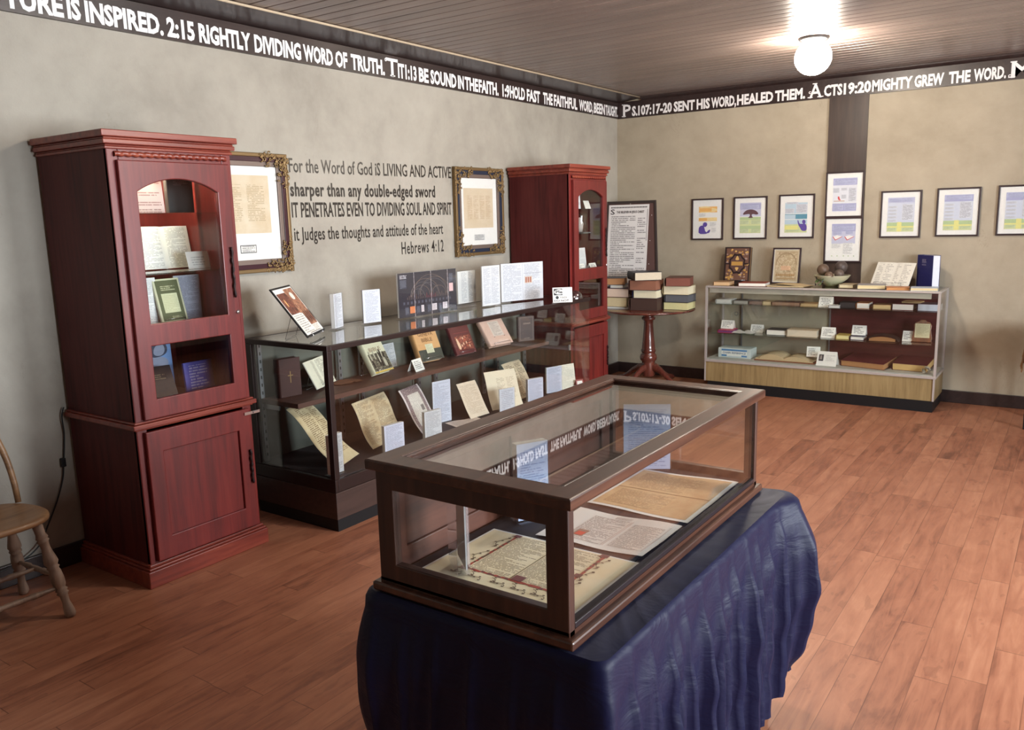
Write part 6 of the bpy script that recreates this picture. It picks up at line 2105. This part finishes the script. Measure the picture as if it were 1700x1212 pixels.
# --- floor of the aluminium counter
Z = 0.299
o = put('boxed_book', 'pale boxed book with a blue lettered front, left end of the counter floor', 'box', 1.372, -0.30, Z, 0)
b = MB(); b.box(-0.15, 0.15, -0.07, 0.10, 0, 0.088); b.build('box', plain(196, 206, 204, 0.5), o, 0.003)
b = MB()
b.rect(-0.118, 0.118, 0.012, 0.078, -0.0706, 0); b.rect(-0.118, 0.118, 0.028, 0.062, -0.0710, 1); b.rect(-0.068, 0.068, 0.014, 0.032, -0.0713, 1)
b.text('CHAIN REFERENCE', 0.215, 0.017, face_at(-0.107, 0.038, -0.0712), 2, 0.02, 0.0003)
b.build('label_print', [plain(84, 132, 178, 0.5), plain(226, 228, 222, 0.5), plain(70, 92, 122, 0.5)], o)
o = put('open_bible', 'large old bible lying open on the aluminium counter floor', 'book', 1.825, -0.27, Z, 0)
b = MB()
prof = lambda u: 0.014 + 0.055 * (sin(pi * min(1, abs(2 * u - 1) * 1.15 + 0.02)) ** 0.5 if abs(2 * u - 1) < 0.87 else 0.14) * (0.55 + 0.45 * (1 - u))
b.grid(lambda u, v: ((u - 0.5) * 0.50, (v - 0.5) * 0.24, prof(u)), 30, 4)
n = 30
for vv in (-0.12, 0.12):
    b.add([((i / n - 0.5) * 0.50, vv, 0.010) for i in range(n + 1)] + [((i / n - 0.5) * 0.50, vv, prof(i / n)) for i in range(n + 1)], [(i, i + 1, n + 2 + i, n + 1 + i) for i in range(n)], 1)
b.build('pages', [doc((206, 186, 150), (150, 130, 100), 26, ((0.06, 0.46), (0.54, 0.94)), 136, 0.4), plain(190, 168, 130, 0.8)], o)
b = MB(); b.box(-0.262, 0.262, -0.128, 0.128, 0, 0.0095); b.build('cover', plain(128, 78, 52, 0.6), o, 0.002)
tent_card('white tent card resting on the open old bible', 2.045, -0.27, Z + 0.05, 10, 0.11, 0.085, 27)
o = put('photo_card', 'white folded card with a small portrait photo on the counter floor', 'card', 2.19, -0.425, Z, 0)
b = MB()
b.quad((-0.082, 0, 0.0006), (0.082, 0, 0.0006), (0.078, 0.05, 0.118), (-0.078, 0.05, 0.118), 0)
b.quad((0.082, 0.1, 0.0006), (-0.082, 0.1, 0.0006), (-0.078, 0.0506, 0.118), (0.078, 0.0506, 0.118), 1)
b.quad((-0.066, 0.0155, 0.040), (-0.028, 0.0155, 0.040), (-0.027, 0.0375, 0.092), (-0.065, 0.0375, 0.092), 2)
b.quad((-0.058, 0.0195, 0.052), (-0.038, 0.0195, 0.052), (-0.041, 0.0335, 0.085), (-0.054, 0.0335, 0.085), 3)
b.build('folded_card', [doc((228, 226, 220), (150, 148, 146), 9, ((0.45, 0.92),), 137, 0.5, 0.2, 0.3), PAPER, plain(46, 46, 52), plain(150, 140, 134)], o)
book('large_book', 'large dark red book lying on the right of the counter floor', 2.495, -0.255, Z, -12, 0.36, 0.27, 0.050, plain(84, 30, 38, 0.45), plain(176, 128, 84, 0.8), flat=True, tilt=7)
book('large_book', 'dark red book with a red ribbon end, right corner of the counter floor', 2.835, -0.245, Z, -4, 0.26, 0.25, 0.058, plain(80, 28, 36, 0.45), plain(206, 172, 112, 0.8), flat=True, tilt=7)
o = put('paper_scroll', 'rolled pale paper scroll lying in the right corner of the counter floor', 'scroll', 2.955, -0.42, Z + 0.0295, 0)
b = MB()
n = 40
vs = []
for i in range(n + 1):
    a = 2 * pi * 1.8 * i / n
    r_ = 0.029 - 0.017 * i / n
    vs += [(r_ * cos(a), yy, r_ * sin(a)) for yy in (-0.03, 0.03)]
b.add(vs, [(2 * i, 2 * i + 1, 2 * i + 3, 2 * i + 2) for i in range(n)], 0, True)
b.build('rolled_paper', plain(206, 202, 188), o)

# ------------------------------------------------------------------ cloth-covered stand cut by the right edge
t = thing('side_table', 'dark side table under a brown fringed cover at the right edge', 'table', (3.65, -0.72, 0))
b = MB(); b.box(0, 0.6, 0, 0.45, 0.70, 0.72); b.build('tabletop', DARKTRIM, t, 0.003)
for x in (0.0, 0.56):
    for y in (0.0, 0.41):
        b = MB(); b.box(x, x + 0.04, y, y + 0.04, 0, 0.70); b.build('leg', BLACKWOOD, t, 0.003)
b = MB()
o = thing('fringed_cover', 'brown fringed cloth corner hanging at the right edge near the back wall', 'cloth', (3.65, -0.72, 0.721))
b.box(-0.016, 0.616, -0.016, 0.466, 0.0005, 0.004)
for x0_, y0_, x1_, y1_ in ((-0.018, 0.466, -0.018, -0.016), (-0.016, -0.018, 0.616, -0.018)):
    b.grid(lambda u, v, A=(x0_, y0_, x1_, y1_): (A[0] + (A[2] - A[0]) * u + (0.006 * sin(u * 21) - 0.02 * v) * (A[0] == A[2]), A[1] + (A[3] - A[1]) * u + (0.006 * sin(u * 21) - 0.02 * v) * (A[1] == A[3]), 0.004 - v * (0.20 + 0.08 * abs(u - 0.5) * 2)), 24, 8)
b.build('cloth', plain(124, 88, 54, 0.8), o)
b = MB()
for i in range(40):
    u = i / 39
    yy = 0.466 - 0.482 * u
    z0_ = 0.004 - (0.20 + 0.08 * abs(u - 0.5) * 2)
    b.tube([(-0.038 + 0.006 * sin(u * 21), yy, z0_ + 0.003), (-0.04 + 0.006 * sin(u * 21) + 0.004 * sin(i * 2.1), yy + 0.003 * sin(i), z0_ - 0.026)], 0.0028, 5)
tag(b.build('fringe', plain(146, 106, 66, 0.8), o), kind='stuff')
